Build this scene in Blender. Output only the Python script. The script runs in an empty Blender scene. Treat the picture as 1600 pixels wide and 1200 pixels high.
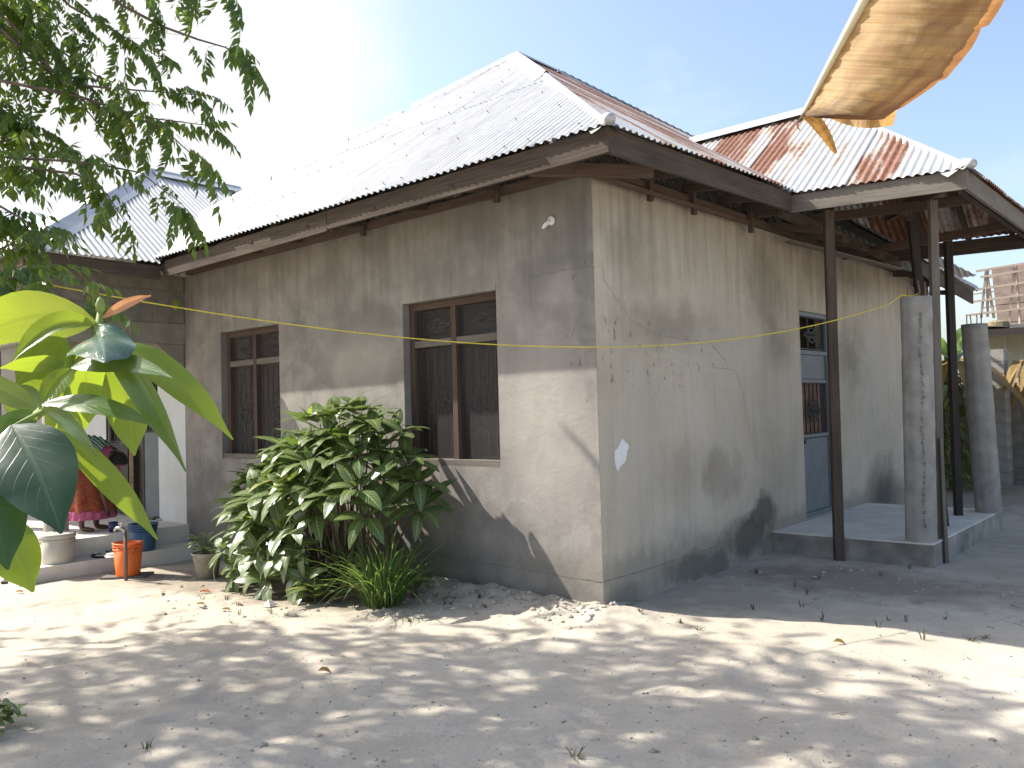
import bpy, math, random
import numpy as np
from mathutils import Vector, Matrix
random.seed(7); rng = np.random.default_rng(7)
scene = bpy.context.scene
col = scene.collection

# ---------------------------------------------------------------- camera
CAM = np.array([3.5997, -5.0443, 1.5]); FPX = 1305.0
_y, _p, _r = math.radians(41.33), math.radians(1.67), math.radians(-1.59)
FW = np.array([-math.sin(_y)*math.cos(_p), math.cos(_y)*math.cos(_p), math.sin(_p)])
_rt = np.array([math.cos(_y), math.sin(_y), 0]); _up = np.cross(_rt, FW)
RT = _rt*math.cos(_r)+_up*math.sin(_r); UP = -_rt*math.sin(_r)+_up*math.cos(_r)
cd = bpy.data.cameras.new('camera'); cam = bpy.data.objects.new('camera', cd); col.objects.link(cam)
cd.sensor_width = 36; cd.lens = FPX/1600*36; cd.clip_start = .05; cd.clip_end = 3000
cam.matrix_world = Matrix([[RT[i], UP[i], -FW[i], CAM[i]] for i in range(3)]+[[0, 0, 0, 1]])
scene.camera = cam
def ray(px, py): return FW+RT*(px-800)/FPX-UP*(py-600)/FPX
def dep(px, py, D): return CAM+ray(px, py)*D
def at(px, py, ax, v):
    d = ray(px, py); i = 'xyz'.index(ax); return CAM+d*(v-CAM[i])/d[i]
def pj(P):
    d = np.asarray(P, float)-CAM; z = d@FW
    return 800+FPX*(d@RT)/z, 600-FPX*(d@UP)/z, z

# ---------------------------------------------------------------- sky, sun, exposure
SUN_EL = math.radians(44); SUN_AZ = math.radians(21)      # light travels towards +X turned 21 deg to +Y
TO_SUN = Vector((-math.cos(SUN_AZ)*math.cos(SUN_EL), -math.sin(SUN_AZ)*math.cos(SUN_EL), math.sin(SUN_EL)))
world = bpy.data.worlds.new('World'); scene.world = world; world.use_nodes = True
wt = world.node_tree; wt.nodes.clear()
def WN(t, **k):
    n = wt.nodes.new(t)
    for a, b in k.items(): setattr(n, a, b)
    return n
wo = WN('ShaderNodeOutputWorld'); bg = WN('ShaderNodeBackground'); bg.inputs[1].default_value = .15
sky = WN('ShaderNodeTexSky', sky_type='NISHITA', sun_disc=False)
sky.sun_elevation = SUN_EL; sky.sun_rotation = math.atan2(TO_SUN.x, TO_SUN.y) % (2*math.pi)
sky.air_density = 1.0; sky.dust_density = 2.8; sky.ozone_density = .7
tc = WN('ShaderNodeTexCoord'); mp = WN('ShaderNodeMapping'); mp.inputs['Scale'].default_value = (1, 1, 2.2)
mp.inputs['Location'].default_value = (0.35, 0.1, 0.2)
nz = WN('ShaderNodeTexNoise'); nz.inputs['Scale'].default_value = 1.5; nz.inputs['Detail'].default_value = 7; nz.inputs['Roughness'].default_value = .55
bank = Vector(ray(60, 120)).normalized()
dt = WN('ShaderNodeVectorMath', operation='DOT_PRODUCT'); dt.inputs[1].default_value = bank
mr_ = WN('ShaderNodeMapRange', interpolation_type='SMOOTHSTEP'); mr_.inputs['From Min'].default_value = .91; mr_.inputs['From Max'].default_value = .985; mr_.inputs['To Max'].default_value = .40
ad = WN('ShaderNodeMath', operation='ADD')
rp = WN('ShaderNodeValToRGB'); rp.color_ramp.elements[0].position = .58; rp.color_ramp.elements[1].position = .77
mx = WN('ShaderNodeMix', data_type='RGBA'); mx.inputs['B'].default_value = (3.55, 3.56, 3.58, 1)
L = wt.links.new
L(tc.outputs['Generated'], mp.inputs[0]); L(mp.outputs[0], nz.inputs['Vector']); L(tc.outputs['Generated'], dt.inputs[0]); L(dt.outputs['Value'], mr_.inputs['Value'])
L(nz.outputs[0], ad.inputs[0]); L(mr_.outputs[0], ad.inputs[1]); L(ad.outputs[0], rp.inputs[0])
L(rp.outputs[0], mx.inputs['Factor']); L(sky.outputs[0], mx.inputs['A']); L(mx.outputs['Result'], bg.inputs[0]); L(bg.outputs[0], wo.inputs[0])
sl = bpy.data.lights.new('sun', 'SUN'); sl.energy = 5.0; sl.angle = math.radians(.55); sl.color = (1, .95, .86)
so = bpy.data.objects.new('sun', sl); col.objects.link(so); so.rotation_euler = TO_SUN.to_track_quat('Z', 'Y').to_euler(); so.location = (-8, -8, 14)
vs = scene.view_settings; vs.view_transform = 'Standard'; vs.look = 'None'; vs.exposure = .97; vs.gamma = 1; vs.use_curve_mapping = False

# ---------------------------------------------------------------- helpers
def A(*p): return np.array(p, float)
def nrm(v): v = np.asarray(v, float); return v/max(1e-9, np.linalg.norm(v))
def link(name, data, parent=None, kind=None, mw=None):
    o = bpy.data.objects.new(name, data); col.objects.link(o)
    if parent is not None: o.parent = parent
    if kind: o['kind'] = kind
    if mw is not None: o.matrix_local = mw
    return o
def mkmesh(name, V, F, mat, uv=None, smooth=False, attr=None):
    me = bpy.data.meshes.new(name); me.from_pydata([tuple(map(float, v)) for v in V], [], [tuple(int(i) for i in f) for f in F])
    if uv is not None:
        l = me.uv_layers.new(name='UVMap'); idx = np.empty(len(me.loops), np.int32); me.loops.foreach_get('vertex_index', idx)
        l.data.foreach_set('uv', np.asarray(uv, np.float32)[idx].ravel())
    if smooth: me.polygons.foreach_set('use_smooth', [True]*len(me.polygons))
    for m in (mat if isinstance(mat, (list, tuple)) else [mat]): me.materials.append(m)
    me.update(); return me
def obj(name, V, F, mat, parent=None, uv=None, smooth=False, kind=None):
    return link(name, mkmesh(name, V, F, mat, uv, smooth), parent, kind)
def tag(o, label, cat, group=None, kind=None):
    o['label'] = label; o['category'] = cat
    if group: o['group'] = group
    if kind: o['kind'] = kind
    return o
def thing(name, label, cat, loc=(0, 0, 0), group=None):
    o = bpy.data.objects.new(name, None); col.objects.link(o); o.location = tuple(map(float, loc)); o.empty_display_size = .1
    return tag(o, label, cat, group)
class MB:
    def __init__(s): s.V = []; s.F = []; s.U = []
    def add(s, V, F, U=None):
        b = len(s.V); s.V += [tuple(v) for v in V]; s.F += [tuple(i+b for i in f) for f in F]
        s.U += list(U) if U is not None else [(0, 0)]*len(V)
        return s
    def beam(s, p0, p1, w, h, up=(0, 0, 1), off=0):
        p0, p1 = A(*p0), A(*p1); d = p1-p0; ln = np.linalg.norm(d); d = d/ln
        sd = nrm(np.cross(d, up)); u = np.cross(sd, d)
        V = []; U = []
        ru = random.random()*20
        # 4 separate side quads for clean uv + caps
        c = [(-w/2, -h/2), (w/2, -h/2), (w/2, h/2), (-w/2, h/2)]
        F = []
        per = [0, w, w+h, 2*w+h, 2*w+2*h]
        for k in range(4):
            a, b = c[k], c[(k+1) % 4]; i = len(V)
            V += [p0+sd*a[0]+u*a[1], p0+sd*b[0]+u*b[1], p1+sd*b[0]+u*b[1], p1+sd*a[0]+u*a[1]]
            U += [(ru, per[k]), (ru, per[k+1]), (ru+ln, per[k+1]), (ru+ln, per[k])]; F.append((i, i+1, i+2, i+3))
        for P, fl in ((p0, 1), (p1, 0)):
            i = len(V); V += [P+sd*a+u*b for a, b in c]; U += [(ru+a, b) for a, b in c]
            F.append((i+3, i+2, i+1, i) if fl else (i, i+1, i+2, i+3))
        return s.add(V, F, U)
    def box(s, lo, hi):
        x0, y0, z0 = lo; x1, y1, z1 = hi
        V = [(x0, y0, z0), (x1, y0, z0), (x1, y1, z0), (x0, y1, z0), (x0, y0, z1), (x1, y0, z1), (x1, y1, z1), (x0, y1, z1)]
        return s.add(V, [(3, 2, 1, 0), (4, 5, 6, 7), (0, 1, 5, 4), (1, 2, 6, 5), (2, 3, 7, 6), (3, 0, 4, 7)])
    def tube(s, pts, rad, n=8, cap=True):
        pts = [A(*p) for p in pts]; m = len(pts); rad = rad if hasattr(rad, '__len__') else [rad]*m
        V = []; U = []; ref = A(.31, .17, .93); ln = 0
        for i, p in enumerate(pts):
            t = nrm(pts[min(i+1, m-1)]-pts[max(i-1, 0)]); a = nrm(np.cross(t, ref)); b = np.cross(t, a)
            if i: ln += np.linalg.norm(p-pts[i-1])
            for k in range(n):
                th = 2*math.pi*k/n; V.append(p+(a*math.cos(th)+b*math.sin(th))*rad[i]); U.append((ln, k/n))
        F = [(i*n+k, i*n+(k+1) % n, (i+1)*n+(k+1) % n, (i+1)*n+k) for i in range(m-1) for k in range(n)]
        if cap: F += [tuple(range(n))[::-1], tuple((m-1)*n+k for k in range(n))]
        return s.add(V, F, U)
    def lathe(s, prof, c=(0, 0, 0), n=20, ex=1, ey=1):
        V = []; U = []
        for j, (r, z) in enumerate(prof):
            for k in range(n):
                th = 2*math.pi*k/n; V.append((c[0]+r*ex*math.cos(th), c[1]+r*ey*math.sin(th), c[2]+z)); U.append((k/n, z))
        F = [(j*n+k, j*n+(k+1) % n, (j+1)*n+(k+1) % n, (j+1)*n+k) for j in range(len(prof)-1) for k in range(n)]
        return s.add(V, F, U)
    def build(s, name, mat, parent=None, smooth=False, kind=None):
        return obj(name, s.V, s.F, mat, parent, s.U, smooth, kind)

def hash2(ix, iy, seed):
    h = (ix.astype(np.int64)*374761393+iy.astype(np.int64)*668265263+seed*974711) & 0x7fffffff
    h = ((h ^ (h >> 13))*1274126177) & 0x7fffffff
    return ((h ^ (h >> 16)) & 0xffff)/65535.
def vnoise(x, y, s, seed=0):
    x = np.asarray(x, float)/s; y = np.asarray(y, float)/s; ix = np.floor(x); iy = np.floor(y); fx = x-ix; fy = y-iy
    fx = fx*fx*(3-2*fx); fy = fy*fy*(3-2*fy)
    a, b, c, d = hash2(ix, iy, seed), hash2(ix+1, iy, seed), hash2(ix, iy+1, seed), hash2(ix+1, iy+1, seed)
    return (a*(1-fx)+b*fx)*(1-fy)+(c*(1-fx)+d*fx)*fy-.5
def sstep(a, b, x): t = np.clip((np.asarray(x, float)-a)/(b-a), 0, 1); return t*t*(3-2*t)
def ground(x, y):
    x = np.asarray(x, float); y = np.asarray(y, float)
    near = np.exp(-((x+1)**2+(y+2)**2)/120)
    z = -.16*sstep(-1.2, -5.4, x)*sstep(12, 4, y)
    z = z-.05*sstep(.2, -2.2, y)*sstep(-5, -1, x)*0
    z = z+near*(.05*vnoise(x, y, 1.3, 1)+.022*vnoise(x, y, .45, 2)+.010*vnoise(x, y, .17, 3)+.005*vnoise(x, y, .08, 4))
    # heaped loose earth along the front wall and at the corner
    m = sstep(-3.4, -2.2, x)*sstep(.9, .1, x)*np.exp(-((y+.12)/.33)**2)
    z = z+m*(.055+.05*vnoise(x, y, .16, 5)+.04*vnoise(x, y, .07, 6))
    return z
_fp = random.Random(99); DENTS = [(_fp.uniform(-5, 3.2), _fp.uniform(-4.4, 2.4), _fp.uniform(-.6, 2.2), _fp.uniform(.014, .028)) for _ in range(170)]
_g0 = ground
def ground(x, y):
    z = _g0(x, y); x = np.asarray(x, float); y = np.asarray(y, float)
    sc_ = x.ndim == 0; fx_, fy_ = (float(x), float(y)) if sc_ else (0, 0)
    for (cx, cy, a, d) in DENTS:
        if sc_ and (abs(fx_-cx) > .35 or abs(fy_-cy) > .35): continue
        if cx > -3.5 and -.35 < cy < .2: continue
        m = (np.abs(x-cx) < .35) & (np.abs(y-cy) < .35)
        if not np.any(m): continue
        u = (x-cx)*math.cos(a)+(y-cy)*math.sin(a); v = -(x-cx)*math.sin(a)+(y-cy)*math.cos(a); q = (u/.14)**2+(v/.052)**2
        z = z+np.where(m, -d*np.exp(-q*q)+.35*d*np.exp(-(q-2.)**2), 0)
    return z
def ghit(px, py):
    z = 0.
    for _ in range(12):
        P = at(px, py, 'z', z); z = float(ground(P[0], P[1]))
    return A(P[0], P[1], z)

# ---------------------------------------------------------------- materials
class NT:
    def __init__(s, name):
        s.m = bpy.data.materials.new(name); s.m.use_nodes = True; s.t = s.m.node_tree; s.t.nodes.clear()
        s.out = s.n('ShaderNodeOutputMaterial')
    def n(s, t, **k):
        x = s.t.nodes.new(t)
        for a, b in k.items(): setattr(x, a, b)
        return x
    def set(s, sock, v):
        if hasattr(v, 'is_output') or isinstance(v, bpy.types.NodeSocket): s.t.links.new(v, sock)
        elif isinstance(v, (tuple, list)) and len(v) == 3 and sock.type == 'RGBA': sock.default_value = (*v, 1)
        else: sock.default_value = v
    def coord(s, k='Object'): return s.n('ShaderNodeTexCoord').outputs[k]
    def map(s, v, sc=(1, 1, 1), loc=(0, 0, 0), rot=(0, 0, 0)):
        m = s.n('ShaderNodeMapping'); s.t.links.new(v, m.inputs[0]); m.inputs['Scale'].default_value = sc; m.inputs['Location'].default_value = loc; m.inputs['Rotation'].default_value = rot
        return m.outputs[0]
    def noise(s, v, sc, det=4, ro=.55, dist=0):
        x = s.n('ShaderNodeTexNoise'); s.t.links.new(v, x.inputs['Vector']); x.inputs['Scale'].default_value = sc
        x.inputs['Detail'].default_value = det; x.inputs['Roughness'].default_value = ro; x.inputs['Distortion'].default_value = dist
        return x.outputs[0]
    def ramp(s, f, stops):
        x = s.n('ShaderNodeValToRGB'); s.t.links.new(f, x.inputs[0]); e = x.color_ramp.elements
        while len(e) < len(stops): e.new(.5)
        for i, (p, c) in enumerate(stops):
            e[i].position = p; e[i].color = (c, c, c, 1) if not isinstance(c, (tuple, list)) else (*c, 1)
        return x.outputs[0]
    def mix(s, f, a, b, mode='MIX'):
        x = s.n('ShaderNodeMix', data_type='RGBA', blend_type=mode)
        s.set(x.inputs['Factor'], f); s.set(x.inputs['A'], a); s.set(x.inputs['B'], b); return x.outputs['Result']
    def math(s, op, a, b=0., c=0.):
        x = s.n('ShaderNodeMath', operation=op); s.set(x.inputs[0], a); s.set(x.inputs[1], b); s.set(x.inputs[2], c); return x.outputs[0]
    def sep(s, v): x = s.n('ShaderNodeSeparateXYZ'); s.t.links.new(v, x.inputs[0]); return x.outputs
    def bump(s, h, st=.3, d=.01):
        x = s.n('ShaderNodeBump'); s.t.links.new(h, x.inputs['Height']); x.inputs['Strength'].default_value = st; x.inputs['Distance'].default_value = d; return x.outputs[0]
    def rnd(s): return s.n('ShaderNodeObjectInfo').outputs['Random']
    def blob(s, P, c, r, nz, k=.5, soft=.35):
        v = s.n('ShaderNodeVectorMath', operation='SUBTRACT'); s.t.links.new(P, v.inputs[0]); v.inputs[1].default_value = c
        w = s.n('ShaderNodeVectorMath', operation='DIVIDE'); s.t.links.new(v.outputs[0], w.inputs[0]); w.inputs[1].default_value = r
        l = s.n('ShaderNodeVectorMath', operation='LENGTH'); s.t.links.new(w.outputs[0], l.inputs[0])
        d = s.math('MULTIPLY_ADD', nz, k*2, l.outputs['Value'])
        d = s.math('SUBTRACT', d, k)
        return s.ramp(d, [(max(0., 1-soft), 1.), (1., 0.)])
    def pbr(s, c, ro=.8, nor=None, metal=0., spec=.3, **k):
        b = s.n('ShaderNodeBsdfPrincipled'); s.set(b.inputs['Base Color'], c); s.set(b.inputs['Roughness'], ro); s.set(b.inputs['Metallic'], metal)
        s.set(b.inputs['Specular IOR Level'], spec)
        if nor is not None: s.set(b.inputs['Normal'], nor)
        for a, v in k.items(): s.set(b.inputs[a.replace('_', ' ')], v)
        s.t.links.new(b.outputs[0], s.out.inputs[0]); s.b = b; return s.m

def m_plain(name, c, ro=.6, var=.12, sc=9, spec=.3, metal=0., bump=.1):
    n = NT(name); P = n.coord(); f = n.noise(P, sc, 5)
    cc = n.mix(n.ramp(f, [(.3, 0.), (.7, 1.)]), tuple(x*(1-var) for x in c), tuple(min(1, x*(1+var)) for x in c))
    return n.pbr(cc, ro, n.bump(n.noise(P, sc*8, 3), bump, .004), metal, spec)

def m_plaster(name, tint_a, tint_b, side):
    n = NT(name); P = n.coord(); s = n.sep(P)
    n1 = n.noise(P, .9, 6, .6, .6); n2 = n.noise(P, 3.1, 6, .6, .3); n3 = n.noise(P, 26, 4, .6)
    st = n.noise(n.map(P, (7, 7, .55)), 1.3, 5, .6)         # run-off streaks
    c = n.mix(n.ramp(n1, [(.33, 0.), (.66, 1.)]), tint_a, tint_b)
    c = n.mix(n.math('MULTIPLY', n.ramp(n2, [(.42, 0.), (.62, 1.)]), .30), c, (.50, .47, .42))
    c = n.mix(n.math('MULTIPLY', n.ramp(st, [(.46, 0.), (.72, 1.)]), .20), c, (.20, .18, .15) if side else (.17, .155, .14))
    c = n.mix(n.math('MULTIPLY', n.ramp(n3, [(.35, 1.), (.5, 0.)]), .10), c, (.17, .16, .15))
    def bl(cen, r, colr, a, k=.55, soft=.5, nn=n2):
        nonlocal c
        c = n.mix(n.math('MULTIPLY', n.blob(P, cen, r, nn, k, soft), a), c, colr)
    if side:
        for cen, r, a in (((0, 2.35, .22), (1, .55, .25), .85), ((0, 1.5, .1), (1, .75, .17), .75), ((0, 2.75, .42), (1, .35, .22), .8), ((0, .3, .05), (1, .3, .16), .4)):
            bl(cen, r, (.085, .08, .068), a, .8, .5, n3 if False else n2)
        bl((0, 6.3, .25), (1, .8, .62), (.06, .055, .05), .85, .45, .8)
        bl((0, 1.1, 2.15), (1, 1.1, .26), (.20, .175, .135), .55, .7, .7)
        bl((0, .55, 2.7), (1, .5, .5), (.24, .215, .165), .5, .7, .8); bl((0, 3.2, 2.05), (1, .45, .3), (.19, .175, .13), .55, .7, .8); bl((0, 1.2, .9), (1, .7, .35), (.30, .255, .20), .5, .8, .8)
        bl((0, 2.2, 1.95), (1, 1.2, .3), (.44, .42, .36), .45, .6)
        bl((0, 5.3, 2.0), (1, .7, .5), (.19, .18, .13), .6, .8, .8); bl((0, 5.0, 3.0), (1, 1.6, .4), (.17, .15, .11), .6, .8, .8)
        bl((0, 2.9, 2.6), (1, .5, .5), (.2, .185, .14), .45, .7)
        bl((0, 6.0, 1.7), (1, .6, .9), (.46, .44, .39), .35, .5)
        bl((0, .55, 1.2), (1, .3, 1.0), (.44, .40, .34), .4, .6)
        bl((0, 1.9, .85), (1, .5, .3), (.22, .18, .14), .45, .7)
    else:
        for cen, r, a in (((-.1, 0, 2.55), (.13, 1, .75), .55), ((-.45, 0, 2.6), (.55, 1, .10), .30), ((-.25, 0, .02), (.5, 1, .13), .6), ((-1.4, 0, .0), (.9, 1, .14), .7),
                          ((-3, 0, 2.35), (1.2, 1, .28), .35), ((-5.4, 0, 1.7), (.5, 1, 1.0), .25), ((-5.6, 0, .4), (.6, 1, .7), .35)):
            bl(cen, r, (.16, .155, .15), a, .7)
        bl((-2.75, 0, 2.0), (.6, 1, .35), (.42, .39, .35), .45, .7, .8)
        bl((-.5, 0, 1.3), (.5, 1, .8), (.46, .42, .38), .4, .5)
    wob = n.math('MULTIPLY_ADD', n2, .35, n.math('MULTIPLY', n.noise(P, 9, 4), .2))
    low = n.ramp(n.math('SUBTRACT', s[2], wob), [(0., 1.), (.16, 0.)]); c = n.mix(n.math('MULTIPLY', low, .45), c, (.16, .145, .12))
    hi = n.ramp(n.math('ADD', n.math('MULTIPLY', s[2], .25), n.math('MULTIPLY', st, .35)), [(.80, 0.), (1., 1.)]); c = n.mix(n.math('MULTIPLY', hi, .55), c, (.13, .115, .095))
    # peeled pits
    pit = n.noise(n.map(P, (9, 9, 4.5)), 2.0, 3, .5)
    region = n.blob(P, (-.12, 0, 2.2), (.2, .6, .9), n2, .5) if not side else n.blob(P, (0, .7, 1.9), (1, 1.6, .35), n2, .5)
    pm = n.math('MULTIPLY', n.ramp(pit, [(.33, 1.), (.36, 0.)]), region)
    c = n.mix(n.math('MULTIPLY', pm, .6), c, (.13, .125, .12))
    hgt = n.math('ADD', n.math('MULTIPLY', n2, .8), n.math('MULTIPLY', n3, .25)); hgt = n.math('SUBTRACT', hgt, n.math('MULTIPLY', pm, .5))
    return n.pbr(c, .92, n.bump(hgt, .45, .02), 0., .15)

def m_wood(name, a, b, dark=.35):
    n = NT(name); U = n.coord('UV'); r = n.rnd()
    g = n.noise(n.map(U, (1.2, 30, 1)), 2.2, 6, .65, .6); g2 = n.noise(n.map(U, (.7, 4, 1)), 1.6, 4)
    c = n.mix(n.ramp(g, [(.3, 0.), (.7, 1.)]), a, b)
    c = n.mix(n.math('MULTIPLY', n.ramp(g2, [(.45, 0.), (.7, 1.)]), .5), c, tuple(x*dark for x in a))
    c = n.mix(n.math('MULTIPLY', r, .35), c, tuple(x*.6 for x in b))
    return n.pbr(c, .88, n.bump(g, .5, .006), 0., .15)

def m_sheet(name, rust):
    n = NT(name); U = n.coord('UV'); r = n.rnd()
    off = n.n('ShaderNodeCombineXYZ'); n.set(off.inputs[0], n.math('MULTIPLY', r, 37.)); n.set(off.inputs[1], n.math('MULTIPLY', r, 11.))
    v = n.n('ShaderNodeVectorMath', operation='ADD'); n.set(v.inputs[0], U); n.set(v.inputs[1], off.outputs[0]); V = v.outputs[0]
    sp = n.noise(V, 5, 5); lng = n.noise(n.map(V, (6, .6, 1)), 1.6, 5, .6)
    base = n.mix(n.ramp(sp, [(.3, 0.), (.7, 1.)]), (.40, .41, .42), (.54, .54, .535))
    base = n.mix(n.math('MULTIPLY', n.ramp(lng, [(.48, 0.), (.68, 1.)]), .45), base, (.30, .285, .265))
    ro = .55; metal = .15
    fine = n.noise(n.map(V, (9, 3, 1)), 5, 5, .65)
    if rust:
        big = n.noise(n.map(V, (1.7, .42, 1)), 1.5, 4, .55, .4)
        f = n.math('ADD', big, n.math('MULTIPLY', n.math('SUBTRACT', fine, .5), .28)); f = n.math('ADD', f, n.math('MULTIPLY', n.math('SUBTRACT', r, .5), .34))
        mk = n.ramp(f, [(.46, 0.), (.55, 1.)])
        rc = n.mix(n.ramp(fine, [(.35, 0.), (.65, 1.)]), (.13, .052, .033), (.25, .125, .08))
        edge = n.ramp(f, [(.42, 0.), (.48, .55), (.56, 0.)])
        base = n.mix(edge, base, (.55, .36, .2))
        base = n.mix(mk, base, rc)
        metal = n.math('MULTIPLY_ADD', mk, -.15, .15); ro = n.math('MULTIPLY_ADD', mk, .3, .55)
    else:
        mk = n.ramp(n.math('ADD', lng, n.math('MULTIPLY', n.math('SUBTRACT', fine, .5), .2)), [(.68, 0.), (.74, .5)])
        base = n.mix(mk, base, (.4, .25, .15))
    return n.pbr(base, ro, n.bump(fine, .12, .003), metal, .4)

def m_leaf(name, top, young, vein=None, trans=.45, tcol=None, ro=.38, veinsc=11, veinw=.25, useuv=True):
    n = NT(name); U = n.coord('UV'); s = n.sep(U); r = n.rnd()
    au = n.math('ABSOLUTE', s[0])
    c = n.mix(n.ramp(r, [(.1, 0.), (.95, 1.)]), top, young)
    nzv = n.noise(n.coord(), 14, 3); c = n.mix(n.math('MULTIPLY', nzv, .35), c, tuple(x*.55 for x in top))
    ch = n.math('SUBTRACT', n.math('MULTIPLY', s[1], float(veinsc)), n.math('MULTIPLY', au, 2.6))
    fr = n.math('PINGPONG', ch, .5)
    vm = n.ramp(fr, [(0., 1.), (veinw*.5, 0.)]); mid = n.ramp(au, [(.03, 1.), (.09, 0.)])
    vm2 = n.math('MAXIMUM', n.math('MULTIPLY', vm, .75), mid)
    if vein: c = n.mix(n.math('MULTIPLY', vm2, .8), c, vein)
    spot = n.ramp(n.math('ADD', n.noise(n.coord(), 38, 3, .5), n.math('MULTIPLY', r, .05)), [(.70, 0.), (.74, 1.)])
    c = n.mix(n.math('MULTIPLY', spot, .6), c, (.16, .11, .04))
    c = n.mix(n.ramp(r, [(.93, 0.), (.96, .55)]), c, (.30, .27, .05))
    b = n.n('ShaderNodeBsdfPrincipled'); n.set(b.inputs['Base Color'], c); n.set(b.inputs['Roughness'], ro); n.set(b.inputs['Specular IOR Level'], .45)
    n.set(b.inputs['Normal'], n.bump(n.math('ADD', n.math('MULTIPLY', nzv, .6), n.math('MULTIPLY', vm2, -.12)), .3, .006))
    t = n.n('ShaderNodeBsdfTranslucent'); tc_ = tcol or tuple(min(1, x*2.2) for x in young)
    mot = n.ramp(n.noise(n.coord(), 7, 5, .6), [(.35, 0.), (.65, 1.)]); tcm = n.mix(n.math('MULTIPLY', mot, .55), tc_, tuple(x*.62 for x in tc_))
    n.set(t.inputs[0], n.mix(n.math('MULTIPLY', vm2, .5), tcm, tuple(x*.55 for x in tc_)))
    m = n.n('ShaderNodeMixShader'); n.set(m.inputs[0], trans); n.t.links.new(b.outputs[0], m.inputs[1]); n.t.links.new(t.outputs[0], m.inputs[2]); n.t.links.new(m.outputs[0], n.out.inputs[0])
    return n.m

M = {}
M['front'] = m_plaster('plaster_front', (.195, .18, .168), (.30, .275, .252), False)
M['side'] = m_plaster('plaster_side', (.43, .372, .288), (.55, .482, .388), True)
M['white'] = m_plain('white_paint', (.72, .73, .72), .8, .06, 4)
M['concrete'] = m_plain('concrete', (.24, .225, .19), .92, .22, 5, .15, 0, .35)
M['concrete_dark'] = m_plain('concrete_weathered', (.25, .24, .215), .92, .3, 4, .15, 0, .4)
M['slab'] = m_plain('cement_floor', (.66, .62, .55), .9, .15, 3, .15, 0, .2)
M['slab_side'] = m_plain('stained_cement', (.27, .255, .225), .92, .45, 3, .12, 0, .4)
M['block'] = m_plain('cement_block', (.19, .18, .155), .95, .22, 6, .1, 0, .4)
M['pier'] = m_plain('pier_concrete', (.29, .275, .25), .92, .2, 7, .12, 0, .4)
M['wood'] = m_wood('fascia_timber', (.055, .041, .033), (.125, .098, .078))
M['wood_red'] = m_wood('frame_timber', (.075, .05, .040), (.155, .11, .086), .6)
M['wood_grey'] = m_wood('grey_timber', (.135, .115, .098), (.24, .215, .185), .5)
M['wood_dark'] = m_wood('black_timber', (.03, .027, .025), (.07, .06, .055))
M['sheet'] = m_sheet('galvanised_sheet', False); M['rust'] = m_sheet('rusty_sheet', True)
M['cap'] = m_plain('ridge_metal', (.42, .43, .44), .45, .1, 6, .4, .3)
M['steel'] = m_plain('grey_steel_paint', (.155, .175, .19), .5, .12, 5, .35)
M['steel_dark'] = m_plain('dark_steel', (.05, .045, .045), .55, .2, 8)
M['dark'] = m_plain('unlit_interior', (.03, .03, .03), .9)  # near-black colour puts the gloom of unlit rooms into the surface
M['curtain'] = m_plain('curtain_cloth', (.13, .125, .13), .9, .2, 3)
M['curtain_brown'] = m_plain('brown_curtain', (.22, .13, .09), .9, .25, 8)
M['crack'] = m_plain('crack_shadow', (.17, .15, .125), 1., .2, 20)
M['bark'] = m_plain('bark', (.14, .11, .085), .95, .35, 18, .1, 0, .6)
M['twig'] = m_plain('green_twig', (.13, .14, .05), .7, .2, 10)
M['rebar'] = m_plain('rebar', (.16, .12, .10), .7, .2, 30)
M['skin'] = m_plain('skin', (.115, .062, .042), .5, .08, 12, .35)
M['hair'] = m_plain('hair', (.012, .011, .01), .7, .2, 60)
def m_screen():
    n = NT('insect_screen'); U = n.coord()
    w1 = n.n('ShaderNodeTexWave', wave_type='BANDS', bands_direction='Z'); n.set(w1.inputs['Vector'], U); w1.inputs['Scale'].default_value = 30; w1.inputs['Distortion'].default_value = .15
    w2 = n.n('ShaderNodeTexWave', wave_type='BANDS', bands_direction='X'); n.set(w2.inputs['Vector'], U); w2.inputs['Scale'].default_value = 24; w2.inputs['Distortion'].default_value = .15
    f = n.math('MULTIPLY', w1.outputs['Fac'], w2.outputs['Fac'])
    b = n.n('ShaderNodeBsdfPrincipled'); n.set(b.inputs['Base Color'], n.mix(f, (.02, .018, .018), (.13, .105, .095))); b.inputs['Roughness'].default_value = .7
    t = n.n('ShaderNodeBsdfTransparent'); m = n.n('ShaderNodeMixShader'); n.set(m.inputs[0], n.math('MULTIPLY_ADD', f, .35, .34))
    n.t.links.new(t.outputs[0], m.inputs[1]); n.t.links.new(b.outputs[0], m.inputs[2]); n.t.links.new(m.outputs[0], n.out.inputs[0]); return n.m
M['screen'] = m_screen()
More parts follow.
